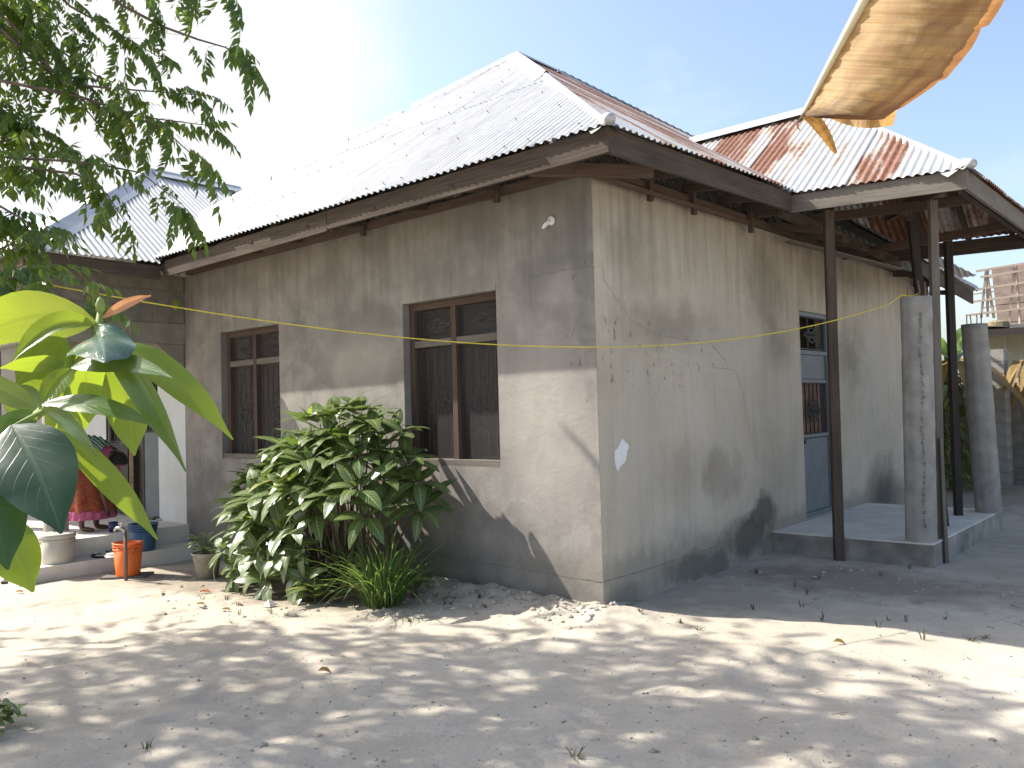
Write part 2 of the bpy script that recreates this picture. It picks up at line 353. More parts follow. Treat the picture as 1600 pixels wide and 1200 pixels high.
def m_ground():
    n = NT('sandy_earth'); P = n.coord(); s = n.sep(P)
    a = n.noise(P, .55, 5, .6, .4); b = n.noise(P, 3.5, 6, .65); c3 = n.noise(P, 40, 4, .6); g = n.noise(P, 160, 2)
    c = n.mix(n.ramp(a, [(.3, 0.), (.7, 1.)]), (.41, .36, .29), (.51, .46, .385))
    c = n.mix(n.math('MULTIPLY', n.ramp(b, [(.4, 1.), (.56, 0.)]), .35), c, (.34, .30, .245))
    c = n.mix(n.math('MULTIPLY', n.ramp(c3, [(.3, 1.), (.45, 0.)]), .35), c, (.24, .21, .17))
    c = n.mix(n.math('MULTIPLY', n.ramp(g, [(.28, 1.), (.36, 0.)]), .35), c, (.16, .14, .12))
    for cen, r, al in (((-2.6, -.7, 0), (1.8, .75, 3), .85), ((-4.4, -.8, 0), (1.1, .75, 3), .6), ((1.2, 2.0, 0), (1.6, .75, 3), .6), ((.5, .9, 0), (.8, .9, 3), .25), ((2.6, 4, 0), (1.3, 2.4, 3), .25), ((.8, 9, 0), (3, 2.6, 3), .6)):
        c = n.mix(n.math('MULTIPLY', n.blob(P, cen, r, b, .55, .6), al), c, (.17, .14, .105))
    h = n.math('ADD', n.math('MULTIPLY', b, .7), n.math('ADD', n.math('MULTIPLY', c3, .22), n.math('MULTIPLY', g, .05)))
    return n.pbr(c, .97, n.bump(h, .7, .03), 0., .08)
M['ground'] = m_ground()

# ---------------------------------------------------------------- ground
def axis(lo, hi, st, far):
    core = list(np.arange(lo, hi+1e-6, st)); d = st; a = core[0]; b = core[-1]; L_ = []; R_ = []
    while a > -far: d *= 1.22; a -= d; L_.append(a)
    d = st
    while b < far: d *= 1.22; b += d; R_.append(b)
    return np.array(L_[::-1]+core+R_)
gx = axis(-6.2, 4.2, .042, 900); gy = axis(-5., 4.4, .042, 900)
GX, GY = np.meshgrid(gx, gy); GZ = ground(GX, GY)
nx, ny = len(gx), len(gy)
idx = np.arange(nx*ny).reshape(ny, nx)
F = np.stack([idx[:-1, :-1], idx[:-1, 1:], idx[1:, 1:], idx[1:, :-1]], -1).reshape(-1, 4)
me = bpy.data.meshes.new('ground'); me.from_pydata(np.stack([GX, GY, GZ], -1).reshape(-1, 3).tolist(), [], F.tolist())
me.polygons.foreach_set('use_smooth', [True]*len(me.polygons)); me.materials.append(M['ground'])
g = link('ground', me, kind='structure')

# ---------------------------------------------------------------- house
house = thing('house', 'grey cement plastered house with corrugated metal hip roof and small side porch', 'house')
H = 3.226; WY = 8.75; TH = .17
def wall(name, ax, fixed, sign, u0, u1, z0, z1, openings, mat, bumpy=True):
    """ax: 'x' = wall running along x on plane y=fixed; outward normal sign. Openings (ua,ub,za,zb)."""
    us = sorted(set([u0, u1]+[o[0] for o in openings]+[o[1] for o in openings])); zs = sorted(set([z0, z1]+[o[2] for o in openings]+[o[3] for o in openings]))
    mb = MB()
    def P(u, d, z): return (u, fixed-sign*d, z) if ax == 'x' else (fixed-sign*d, u, z)
    for i in range(len(us)-1):
        for j in range(len(zs)-1):
            uc, zc = (us[i]+us[i+1])/2, (zs[j]+zs[j+1])/2
            if any(o[0] < uc < o[1] and o[2] < zc < o[3] for o in openings): continue
            for d in (0, TH): mb.add([P(us[i], d, zs[j]), P(us[i+1], d, zs[j]), P(us[i+1], d, zs[j+1]), P(us[i], d, zs[j+1])], [(0, 1, 2, 3)])
    for (a, b, c, d_) in openings:
        for q in ([(a, c), (a, d_)], [(b, c), (b, d_)], [(a, c), (b, c)], [(a, d_), (b, d_)]):
            (ua, za), (ub, zb) = q
            mb.add([P(ua, 0, za), P(ub, 0, zb), P(ub, TH, zb), P(ua, TH, za)], [(0, 1, 2, 3)])
    for (ua, za, ub, zb) in ((u0, z1, u1, z1), (u0, z0, u0, z1), (u1, z0, u1, z1)):
        mb.add([P(ua, 0, za), P(ub, 0, zb), P(ub, TH, zb), P(ua, TH, za)], [(0, 1, 2, 3)])
    return mb.build(name, mat, house)
W1 = (-2.131, -.985, 1.019, 2.472); W2 = (-5.313, -4.129, 1.019, 2.472)
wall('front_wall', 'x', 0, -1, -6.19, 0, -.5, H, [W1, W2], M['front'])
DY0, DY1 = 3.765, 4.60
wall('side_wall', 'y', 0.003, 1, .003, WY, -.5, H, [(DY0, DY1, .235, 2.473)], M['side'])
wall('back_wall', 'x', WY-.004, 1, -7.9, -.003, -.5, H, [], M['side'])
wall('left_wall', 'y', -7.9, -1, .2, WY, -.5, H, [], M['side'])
# plinth joint: a ragged recess line round the base
def crackline(name, pts, w, nfix, mat=None):
    """thin ragged dark strip lying 2 mm proud of a wall: nfix = outward normal"""
    mb = MB(); nf = A(*nfix); P = []
    for i in range(len(pts)-1):
        a, b = A(*pts[i]), A(*pts[i+1]); k = max(2, int(np.linalg.norm(b-a)/.025))
        for j in range(k): P.append(a+(b-a)*j/k)
    P.append(A(*pts[-1])); V = []; U = []
    for i, p in enumerate(P):
        t = nrm(P[min(i+1, len(P)-1)]-P[max(i-1, 0)]); s = np.cross(nf, t); ww = w*(.35+1.1*random.random()); j = s*(random.random()-.5)*.006
        V += [p+j+s*ww/2+nf*.0022, p+j-s*ww/2+nf*.0022]; U += [(i*.02, 0), (i*.02, 1)]
    return mb.add(V, [(2*i, 2*i+1, 2*i+3, 2*i+2) for i in range(len(P)-1)], U).build(name, mat or M['crack'], house)
crackline('crack', [(-1.9, 0, .245), (-1.4, 0, .232), (-.9, 0, .222), (-.4, 0, .212), (0, 0, .208)], .006, (0, -1, 0))
crackline('crack', [(.003, 0, .208), (.003, .5, .205), (.003, 1.1, .215), (.003, 1.7, .225)], .005, (1, 0, 0))
def side(px, py): return at(px, py, 'x', .003)
def front(px, py): return at(px, py, 'y', 0.)
crackline('crack', [side(*p) for p in ((941, 408), (944, 440), (960, 462), (985, 500), (1020, 521), (1065, 530), (1108, 534), (1140, 572))], .0032, (1, 0, 0))
crackline('crack', [side(*p) for p in ((1113, 574), (1148, 578), (1160, 610), (1166, 645), (1172, 680), (1182, 715), (1193, 736))], .003, (1, 0, 0))
crackline('crack', [front(*p) for p in ((836, 431), (865, 425), (888, 420), (915, 416), (930, 418))], .003, (0, -1, 0))
# scraped patch of white paint on the side wall
c0 = side(970, 710); V = [c0+A(.003, 0, 0)]; U = [(0, 0)]; nP = 46
for k in range(nP):
    th = 2*math.pi*k/nP; r = 1+.16*math.sin(2*th+.6)+.12*math.sin(5*th)+.22*(random.random()-.5)
    V.append(c0+A(.003, .085*r*math.cos(th), .105*r*math.sin(th)+.02*math.cos(th))); U.append((0, 0))
obj('paint_patch', V, [(0, k+1, (k+1) % nP+1) for k in range(nP)], M['white'], house, U)

# windows: frame with mullion, transom, sill, insect screens, burglar bars and curtain behind
def diamond_grille(mb, P, u0, u1, z0, z1, bw=.012, motif=True, nb=5):
    """bars of a burglar grille on a plane given by P(u,z)"""
    up = nrm(np.cross(A(*P(1, 0))-A(*P(0, 0)), A(0, 0, 1)))
    def bar(a, b): mb.beam(P(*a), P(*b), bw, bw, up)
    for k in range(nb+1):
        u = u0+(u1-u0)*k/nb; bar((u, z0), (u, z1))
    bar((u0, z0), (u1, z0)); bar((u0, z1), (u1, z1))
    if motif:
        uc, zc = (u0+u1)/2, z0+(z1-z0)*.45; du, dz = (u1-u0)*.2, (z1-z0)*.13
        for oz in (-dz*.9, 0, dz*.9):
            for ou in ((0,) if oz else (-du*.55, du*.55)):
                q = [(uc+ou-du, zc+oz), (uc+ou, zc+oz+dz), (uc+ou+du, zc+oz), (uc+ou, zc+oz-dz)]
                for i in range(4): bar(q[i], q[(i+1) % 4])
    return mb
def window(o, curtain):
    a, b, c, d = o; y = .105; f = .06
    fr = MB(); mid = (a+b)/2; tz = c+(d-c)*.745
    fr.beam((a+f/2+.005, y, c+.05), (a+f/2+.005, y, d-.004), f, .07, (0, 1, 0)).beam((b-f/2-.005, y, c+.05), (b-f/2-.005, y, d-.004), f, .07, (0, 1, 0))
    fr.beam((a+.004, y, d-f/2-.005), (b-.004, y, d-f/2-.005), .068, f, (0, 0, 1))
    w = fr.build('window', M['wood_red'], house)
    MB().beam((mid, y-.004, c+.05), (mid, y-.004, d-f), .058, .066, (0, 1, 0)).build('mullion', M['wood_red'], w)
    MB().beam((a+f, y-.008, tz), (b-f, y-.008, tz), .05, .062, (0, 0, 1)).build('transom', M['wood_grey'], w)
    MB().beam((a+.004, y-.03, c+.028), (b-.004, y-.03, c+.028), .13, .052, (0, 0, 1)).build('sill', M['wood_grey'], w)
    for (u0, u1) in ((a+f, mid-.03), (mid+.03, b-f)):
        for (z0, z1) in ((c+.055, tz-.03), (tz+.03, d-f)):
            MB().add([(u0, y+.004, z0), (u1, y+.004, z0), (u1, y+.004, z1), (u0, y+.004, z1)], [(0, 1, 2, 3)]).build('screen_pane', M['screen'], w)
        diamond_grille(MB(), lambda u, z: (u, y+.045, z), u0, u1, c+.07, tz-.05, .014).build('grille', M['steel_dark'], w)
        g2 = MB()
        diamond_grille(g2, lambda u, z: (u, y+.045, z), u0, u1, tz+.05, d-f-.02, .014, True, 1).build('grille', M['steel_dark'], w)
    cu = MB(); n_ = 40; V = []; Fq = []
    for k in range(n_+1):
        u = a-.1+(b-a+.2)*k/n_; yy = .42+.012*math.sin(k*.6); V += [(u, yy, c-.15), (u, yy, d+.1)]
    cu.add(V, [(2*k, 2*k+2, 2*k+3, 2*k+1) for k in range(n_)]).build('curtain', M[curtain], w, True)
    return w
window(W1, 'curtain'); window(W2, 'curtain')
# rendered band round the windows (proud plaster lip on the outer edge)
for (a, b, c, d) in (W1, W2):
    mb = MB(); t = .012
    for (x0, x1, z0, z1) in ((a-.09, a-.001, c-.02, d+.06), (a-.001, b+.001, d+.001, d+.06)):
        mb.box((x0, -.007, z0), (x1, .02, z1))
    mb.build('window_surround', M['front'], house)
# steel side door with fanlight, grille panel and solid panels
def steel_door():
    y0, y1, z0, z1 = DY0+.004, DY1-.004, .236, 2.469; x = -.045
    fr = MB()
    for yy in (y0+.022, y1-.022): fr.beam((x, yy, z0), (x, yy, z1), .044, .06, (1, 0, 0))
    for zz in (z1-.022, z0+1.79, z0+.02): fr.beam((x, y0+.044, zz), (x, y1-.044, zz), .06, .044, (0, 0, 1))
    d = fr.build('side_door', M['steel'], house)
    ya, yb = y0+.05, y1-.05
    MB().box((x-.012, ya, z0+.045), (x+.008, yb, z0+.84)).build('door_panel', M['steel'], d)
    MB().box((x-.012, ya, z0+1.50), (x+.008, yb, z0+1.765)).build('door_panel', M['steel'], d)
    for zz in (z0+.87, z0+1.475): MB().beam((x+.004, ya, zz), (x+.004, yb, zz), .036, .036).build('door_rail', M['steel'], d)
    diamond_grille(MB(), lambda u, z: (x+.006, u, z), ya+.02, yb-.02, z0+.89, z0+1.455, .014, True, 6).build('grille', M['steel_dark'], d)
    diamond_grille(MB(), lambda u, z: (x+.006, u, z), ya+.02, yb-.02, z0+1.83, z1-.05, .013, True, 3).build('fanlight_grille', M['steel_dark'], d)
    cu = MB(); V = []; n_ = 30
    for k in range(n_+1):
        u = ya+(yb-ya)*k/n_; xx = x-.05+.018*math.sin(k*1.7); V += [(xx, u, z0+.84), (xx, u, z0+1.5)]
    cu.add(V, [(2*k, 2*k+2, 2*k+3, 2*k+1) for k in range(n_)]).build('door_curtain', M['curtain_brown'], d, True)
    MB().box((x+.008, ya+.03, z0+.79), (x+.03, ya+.06, z0+.83)).build('latch', M['steel_dark'], d)
steel_door()
MB().box((-7.6, .25, -.2), (-.25, 8.4, -.12)).build('inner_floor', M['dark'], house)
MB().box((-7.6, 2.4, -.1), (-.9, 2.5, 3.1)).build('inner_partition', M['dark'], house)

# ---- roofs of corrugated sheets
CP = .0762; CA = .0095
def sheets(O, e, s, n_, Lu, vmin, vmax, mat, roof, rows, zoff=None, per=9, lift=0.):
    """corrugated sheets on a slope: O eave origin, e along eave, s up slope; rows = list of (v0, v1)"""
    O, e, s, n_ = A(*O), A(*e), A(*s), A(*n_); Wd = per*CP; k = int(math.ceil(Lu/Wd))
    for ri, (r0, r1) in enumerate(rows):
        for i in range(k):
            u0 = i*Wd-.03; u1 = min((i+1)*Wd+.02, Lu+.01); m = max(2, int((u1-u0)/CP*8)); V = []; U = []; ok = False
            jit = (random.random()-.5)*.035; tw = (random.random()-.5)*.004
            for j in range(m+1):
                u = u0+(u1-u0)*j/m; lo = max(r0+(jit if ri == 0 else jit*.5), vmin(u)); hi = min(r1, vmax(u))
                if hi > lo+.02: ok = True
                else: hi = lo+1e-4
                off = CA*math.cos(2*math.pi*u/CP)+.0035*(i % 2)+.004*ri+lift+tw*(u-u0)
                for v in (lo, (lo+hi)/2, hi):
                    p = O+e*u+s*v+n_*off
                    if zoff: p = p+A(0, 0, zoff(p, v))
                    V.append(p); U.append((u, v))
            if not ok: continue
            f = []
            for j in range(m):
                for q in (0, 1):
                    a = 3*j+q; f.append((a, a+3, a+4, a+1))
            mm = mat(i, ri) if callable(mat) else mat
            obj('roofing_sheet', V, f, mm, roof, U, True)
def cap_strip(name, pts, roof, w=.17, mat=None, dz=.02):
    """folded ridge cap: rounded roll with two wings along a polyline"""
    P = [A(*p) for p in pts]; prof = [(-w, -w*.55), (-w*.5, -w*.22), (-.035, .0), (-.02, .028), (0, .038), (.02, .028), (.035, 0), (w*.5, -w*.22), (w, -w*.55)]
    V = []; U = []
    for p in P:
        t = nrm(P[-1]-P[0]); sd = nrm(np.cross(t, A(0, 0, 1)))
        for a, b in prof: V.append(p+sd*a+A(0, 0, b+dz)); U.append((a, b))
    k = len(prof); f = [(i*k+j, i*k+j+1, (i+1)*k+j+1, (i+1)*k+j) for i in range(len(P)-1) for j in range(k-1)]
    return obj(name, V, f, mat or M['cap'], roof, U, True)

AP = A(-3.95, 3.85, 6.49)            # front apex of the ridge
EZ = 3.345; EO = .55                 # eave level and overhang
tanF = (AP[2]-EZ)/(AP[1]+EO); tanR = (AP[2]-EZ)/(EO-AP[0])
RY = 9.28-(EO-AP[0])                 # rear end of ridge
def eave_dz(y): return float(np.interp(y, [-.55, 0, 1.2, 2.45, 4, 6, 7, 9.3], [0, .01, .06, .085, .05, -.04, -.10, -.24]))
main_roof = MB().beam((AP[0], AP[1], AP[2]-.14), (AP[0], RY, AP[2]-.14), .05, .15).build('main_roof', M['wood'], house)
for x in np.arange(-7.6, -.9, .95):
    MB().beam((x, -.5, 3.19), (x, .6, 3.19+1.1*tanF*.93), .045, .10).build('rafter', M['wood'], main_roof)
cF = math.cos(math.atan(tanF)); cR = math.cos(math.atan(tanR))
WINGX, WEZ, WT = -5.65, 3.275, .705  # wing roof: eave x, level, pitch
def vminF(u):
    x = EO-u
    if x > WINGX-.02: return -.02
    z = WEZ+WT*(WINGX-x)-.05; return max(-.02, (z-EZ)/tanF/cF)
half = EO-AP[0]
sheets((EO, -EO, EZ), (-1, 0, 0), (0, cF, tanF*cF), (0, -tanF*cF, cF), 2*half, vminF,
       lambda u: (u if u <= half else 2*half-u)/half*(AP[1]+EO)/cF, M['sheet'], main_roof, [(-.02, 2.55), (2.42, 5.6)])
PY0, PY1, PX1, PZ = 2.45, 6.05, 1.99, 3.425; PRY = (PY0+PY1)/2; PT = (4.76-PZ)/(PRY-PY0)
def vminR(u):
    y = u-EO
    if y < PY0-.1 or y > PY1+.1: return -.02
    z = PZ+PT*min(y-PY0, PY1-y)-.06; return max(-.02, (z-EZ)/tanR/cR)
LR = 9.28+EO
def vmaxR(u):
    y = u-EO
    f = min((y+EO)/(AP[1]+EO), 1., (9.28-y)/(9.28-RY)); return max(0, f)*half/cR
def zoffR(p, v): return eave_dz(p[1])*max(0, 1-v/3.)
sheets((EO, -EO, EZ), (0, 1, 0), (-cR, 0, tanR*cR), (tanR*cR, 0, cR), LR, vminR, vmaxR, lambda i, r: M['rust'] if (i+r) % 5 else M['sheet'], main_roof, [(-.02, 2.5), (2.38, 5.6)], zoffR)
# left and rear slopes, plain sheets the same way
sheets((EO-2*half, 9.28, EZ), (0, -1, 0), (cR, 0, tanR*cR), (-tanR*cR, 0, cR), LR, lambda u: -.02, lambda u: vmaxR(LR-u), M['sheet'], main_roof, [(-.02, 5.6)], None, 18)
sheets((EO-2*half, 9.28, EZ), (1, 0, 0), (0, -cF, tanF*cF), (0, tanF*cF, cF), 2*half, lambda u: -.02, lambda u: (u if u <= half else 2*half-u)/half*(9.28-RY)/cF, M['sheet'], main_roof, [(-.02, 5.6)], None, 18)
nl_ = MB()
for iu in range(1, 117, 3):
    for v in (.12, .95, 1.75, 2.5, 3.3, 4.1, 4.8):
        u = iu*CP+.0; vm = (u if u <= half else 2*half-u)/half*(AP[1]+EO)/cF
        if v < vm-.15 and v > vminF(u)+.05 and random.random() < .4:
            c_ = A(EO-u, -EO+v*cF, EZ+v*tanF*cF)+A(0, -tanF*cF, cF)*(CA+.012); nl_.beam(c_, c_+A(0, 0, .006), .012, .012, (0, 1, 0))
nl_.build('roofing_nails', M['rebar'], main_roof, False, 'stuff')
E0 = A(EO, -EO, EZ); E1 = A(EO-2*half, -EO, EZ)
cap_strip('hip_cap', [E0+A(-.03, .03, -.005), E0+(AP-E0)*.52], main_roof, .11, None, .004)
cap_strip('hip_cap', [E0+(AP-E0)*.5, AP], main_roof, .14)
for a, b in ((0, .24), (.26, .37), (.38, .53), (.55, .80)):
    cap_strip('hip_cap', [AP+(E1-AP)*a, AP+(E1-AP)*b], main_roof, .14, None, .016+.01*random.random())
cap_strip('ridge_cap', [AP, A(AP[0], RY, AP[2])], main_roof, .16)
cap_strip('hip_cap', [A(AP[0], RY, AP[2]), A(EO, 9.28, EZ-.22)], main_roof, .14)
# rolled end of the hip cap at the corner
MB().tube([E0+A(-.05, .05, .045), E0+A(.02, -.02, .015), E0+A(.035, -.035, .0)], [.042, .04, .036], 10).build('cap_end', M['cap'], main_roof, True)
# fascia boards
def fascia(p0, p1, roof, h=.17, mat='wood', w=.028, nb=1):
    p0, p1 = A(*p0), A(*p1)
    for k in range(nb):
        a = p0+(p1-p0)*k/nb; b = p0+(p1-p0)*((k+1)/nb)-nrm(p1-p0)*.004
        MB().beam(a, b, w, h*(1+.06*(random.random()-.5))).build('fascia_board', M[mat], roof)
fz = 3.25
fascia((.515, -.5, fz), (-2.55, -.5, fz-.012), main_roof)
fascia((-2.554, -.5, fz-.02), (-5.62, -.5, fz-.05), main_roof, .185)
fascia((.5, -.484, fz), (.5, 2.43, fz+.08), main_roof, .18)
fascia((.5, 6.2, fz-.06), (.5, 9.2, fz-.26), main_roof, .18)
# soffit framing: plates on the wall heads, struts, droppers
pl = [((-6., -.03, H+.03), (.02, -.03, H+.03)), ((.035, -.05, H+.03), (.035, 8.7, H+.03))]
for a, b in pl: MB().beam(a, b, .07, .06).build('wall_plate', M['wood_red'], main_roof)
for x in (-5.1, -4.35, -3.6, -2.6, -1.75, -.9):
    MB().beam((x, -.49, 3.215), (x+.02, -.02, 3.30), .04, .075).build('eave_strut', M['wood'], main_roof)
    if x in (-.9, -2.6): MB().beam((x+.03, -.085, 3.16), (x+.03, -.085, 3.32), .05, .04, (0, 1, 0)).build('eave_dropper', M['wood'], main_roof)
MB().beam((-.18, -.49, 3.20), (.46, .12, 3.17), .05, .09).build('eave_strut', M['wood_red'], main_roof)
for y in (.55, 1.25, 1.9, 2.35, 6.9, 7.8, 8.6):
    MB().beam((.49, y, 3.22+eave_dz(y)), (.04, y+.05, 3.28+eave_dz(y)), .04, .07).build('eave_strut', M['wood'], main_roof)
    if y in (.55, 1.25, 2.35): MB().beam((.095, y+.12, 3.12), (.095, y+.12, 3.36), .05, .04, (1, 0, 0)).build('eave_dropper', M['wood'], main_roof)
MB().beam((.1, -.3, 3.17), (.1, 2.4, 3.2), .035, .03).build('soffit_batten', M['wood_red'], main_roof)

# ---- wing roof over the entrance porch
WRX, WRY0, WRZ = -8.2, .57, WEZ+WT*2.55
wing_roof = MB().beam((WRX, WRY0, WRZ-.12), (WRX, 1.9, WRZ-.12), .05, .12).build('wing_roof', M['wood'], house)
cW = math.cos(math.atan(WT)); WY0 = WRY0-2.55
sheets((WINGX, WY0, WEZ), (0, 1, 0), (-cW, 0, WT*cW), (WT*cW, 0, cW), 4.6,
       lambda u: max(-.02, ((EZ+tanF*(WY0+u+EO)-.06-WEZ)/WT/cW) if WY0+u > -EO else -.02), lambda u: min(u, 2.55)/cW, M['sheet'], wing_roof, [(-.02, 3.3)])
sheets((-10.75, WY0, WEZ), (1, 0, 0), (0, cW, WT*cW), (0, -WT*cW, cW), 5.1, lambda u: -.02, lambda u: min(u, 5.1-u)/cW, M['sheet'], wing_roof, [(-.02, 3.3)])
sheets((-10.75, 2.6, WEZ), (0, -1, 0), (cW, 0, WT*cW), (-WT*cW, 0, cW), 4.6, lambda u: -.02, lambda u: min(4.6-u, 2.55)/cW, M['sheet'], wing_roof, [(-.02, 3.3)])
cap_strip('ridge_cap', [(WRX, WRY0, WRZ), (WRX, 2.0, WRZ-.01)], wing_roof, .2)
cap_strip('hip_cap', [(WINGX+.01, WY0-.01, WEZ), (WRX, WRY0, WRZ)], wing_roof, .2)
cap_strip('hip_cap', [(-10.75, WY0, WEZ), (WRX, WRY0, WRZ)], wing_roof, .2)
fascia((WINGX-.05, WY0+.05, 3.18), (WINGX-.05, -.52, 3.165), wing_roof, .15)
fascia((-10.7, WY0+.05, 3.18), (WINGX-.07, WY0+.05, 3.18), wing_roof, .15)
fascia((-10.7, WY0+.08, 3.18), (-10.7, 2.4, 3.18), wing_roof, .15)
# ---- wing: beams, block courses, pillars, slab, steps, back wall with gate
MB().box((-6.33, -1.62, 2.393), (-6.147, -.004, 2.64)).build('ring_beam', M['concrete'], house)
MB().box((-10.4, -1.625, 2.393), (-6.334, -1.45, 2.64)).build('ring_beam', M['concrete'], house)
bk = mkmesh('block', *(lambda m: (m.V, m.F))(MB().box((-.095, -.192, 0), (.095, .192, .186))), M['block'])
for r in range(3):
    y = -1.60+(.2 if r % 2 else 0)
    while y < -.05:
        o = link('block', bk, house); o.location = (-6.235-.003*random.random(), y+.2, 2.644+.197*r); o.rotation_euler = (0, 0, (random.random()-.5)*.012); y += .394
    for x in np.arange(-10.2+(.2 if r % 2 else 0), -6.4, .394):
        o = link('block', bk, house); o.location = (x, -1.535, 2.644+.197*r); o.rotation_euler = (0, 0, math.pi/2)
MB().box((-6.30, -1.59, 2.645), (-6.147, -.01, 3.2)).build('mortar_core', M['block'], house)
# angled bracket under the beam at the house corner
MB().add([(-6.33, -.02, 2.39), (-6.33, -.36, 2.39), (-6.33, -.02, 2.08), (-6.16, -.02, 2.39), (-6.16, -.36, 2.39), (-6.16, -.02, 2.08)],
         [(0, 1, 2), (5, 4, 3), (1, 4, 5, 2), (0, 2, 5, 3), (0, 3, 4, 1)]).build('beam_haunch', M['concrete'], house)
SZ = .195
MB().box((-10.5, -1.68, -.45), (-6.13, .2, SZ)).build('entrance_slab', M['slab'], house)
MB().box((-6.127, -2.0, -.45), (-5.76, -.006, .0)).build('entrance_step', M['slab'], house)
def pillar(x, y, z0, z1, r, name='concrete_pillar', lean=(0, 0), n_=8, reb=True, rough=True, mat=None):
    prof = []; mb = MB(); V = []; U = []; k = 26; n2 = n_*4
    for j in range(k+1):
        z = z0+(z1-z0)*j/k
        for q in range(n2):
            th = 2*math.pi*q/n2+.2; seg = math.pi/n_*2
            rr = r*math.cos(seg/2)/math.cos((th % seg)-seg/2); rr = .65*rr+.35*r
            rr += (.006*(random.random()-.5) if rough else 0)
            V.append((x+lean[0]*(z-z0)+rr*math.cos(th), y+lean[1]*(z-z0)+rr*math.sin(th), z)); U.append((q/n2, z))
    f = [(j*n2+q, j*n2+(q+1) % n2, (j+1)*n2+(q+1) % n2, (j+1)*n2+q) for j in range(k) for q in range(n2)]+[tuple(k*n2+q for q in range(n2))]
    p = mb.add(V, f, U).build(name, mat or M['pier'], house, True)
    for po in p.data.polygons: po.use_smooth = len(po.vertices) == 4
    if reb:
        for th in (.6, 2.2, 3.7, 5.3):
            a = A(x+lean[0]*(z1-z0)+r*.55*math.cos(th), y+lean[1]*(z1-z0)+r*.55*math.sin(th), z1-.02)
            MB().tube([a, a+A(.01*random.random(), 0, .06+.03*random.random()), a+A(.015*(random.random()-.5), .01, .11+.06*random.random())], .006, 6).build('rebar', M['rebar'], p)
    return p
pillar(-6.25, -1.47, SZ, 2.395, .13, 'porch_pillar', (0, 0), 6, False)
pillar(-8.2, -1.52, SZ, 2.395, .13, 'porch_pillar', (0, 0), 6, False); pillar(-10.3, -1.52, SZ, 2.395, .13, 'porch_pillar', (0, 0), 6, False)
# porch back wall (painted white) with a double steel gate
def wall2(name, rects, y, th, mat):
    mb = MB()
    for (x0, x1, z0, z1) in rects: mb.box((x0, y, z0), (x1, y+th, z1))
    return mb.build(name, mat, house)
wall2('porch_wall', [(-6.92, -6.193, SZ, 2.39)], .01, .16, M['white']); wall2('porch_wall', [(-10.4, -8.43, SZ, 2.39)], .01, .16, M['white'])
wall2('porch_lintel', [(-10.4, -6.193, 2.395, 3.2)], .012, .16, M['concrete'])
wall2('porch_side_wall', [(-10.4, -10.25, SZ, 3.2)], -1.4, 1.4, M['white'])
wall2('passage_wall', [(-9.2, -6.3, SZ, 2.9)], 1.6, .1, M['white'])
gate = MB().beam((-6.945, .06, SZ), (-6.945, .06, 2.38), .05, .05, (0, 1, 0)).beam((-8.405, .06, SZ), (-8.405, .06, 2.38), .05, .05, (0, 1, 0)).beam((-8.4, .06, 2.36), (-6.95, .06, 2.36), .05, .05).build('entrance_gate', M['steel_dark'], house)
# closed leaf on the right, open leaf folded outward on the left
MB().box((-7.40, .05, SZ+.03), (-6.975, .07, SZ+1.12)).build('gate_panel', M['steel'], gate)
diamond_grille(MB(), lambda u, z: (u, .06, z), -7.40, -6.98, SZ+1.14, 2.32, .016, True, 5).build('gate_grille', M['steel_dark'], gate)
MB().beam((-7.42, .06, SZ), (-7.42, .06, 2.32), .04, .04, (0, 1, 0)).build('gate_stile', M['steel_dark'], gate)
MB().box((-8.38, .34, SZ+.03), (-7.44, .36, 2.3)).build('dark_opening', M['dark'], gate)  # near-black sheet painted as the dark of the gate opening
diamond_grille(MB(), lambda u, z: (u, -.02, z), -8.38, -7.72, SZ+1.0, 2.2, .018, True, 5).build('gate_grille', M['steel_dark'], gate)
MB().box((-8.38, -.03, SZ+.03), (-7.72, -.012, SZ+.98)).build('gate_panel', M['steel_dark'], gate)

# ---- side porch
SX, SY0, SY1 = 1.478, 2.894, 5.62
MB().box((.006, SY0, -.4), (SX, SY1, .196)).build('porch_slab', M['slab_side'], house)
MB().box((.006, SY0-.004, .1965), (SX+.004, SY1+.004, .21)).build('floor_screed', M['slab'], house)
pillar(1.348, 3.03, .21, 2.40, .135, 'concrete_pillar', (.018, .0))
pillar(1.40, 5.38, .21, 2.30, .135, 'concrete_pillar', (-.035, .02))
# honeycombed seam down the near pillar
sm = MB()
for k in range(420):
    z = .3+1.95*random.random()**.9; th = math.radians(-62)+.05*math.sin(z*9)+random.gauss(0, .045); c = A(1.348+.018*(z-.21)+.134*math.cos(th), 3.03+.134*math.sin(th), z); s_ = .0025+.005*random.random()
    V = [c+A(*(random.gauss(0, 1)*s_ for _ in range(3))) for _ in range(4)]; sm.add(V, [(0, 1, 2), (0, 2, 3), (0, 3, 1), (1, 3, 2)])
sm.build('pillar_seam', M['concrete_dark'], house, kind='stuff')
porch_roof = MB().beam((.0, PY0+.12, 3.32), (PX1-.15, PY0+.12, 3.29), .05, .1).beam((PX1-.15, PY0+.1, 3.28), (PX1-.15, PY1-.1, 3.26), .05, .1).beam((.05, PY1-.15, 3.3), (PX1-.15, PY1-.15, 3.27), .05, .1).build('porch_roof', M['wood'], house)
cP = math.cos(math.atan(PT)); PR = PRY-PY0; PLU = PX1+1.45
def zoffP(p, v): return -.075*max(0, p[0]-.5)/1.45*max(0, 1-v/2.2)
vmx = lambda u: min(PLU-u, PR)/cP
vmn = lambda u: max(-.02, ((EZ+tanR*(EO-(-1.45+u))-.09+.06-PZ)/PT/cP)) if -1.45+u < EO else -.02
rst = lambda i, r: M['rust'] if i != 3 else M['sheet']
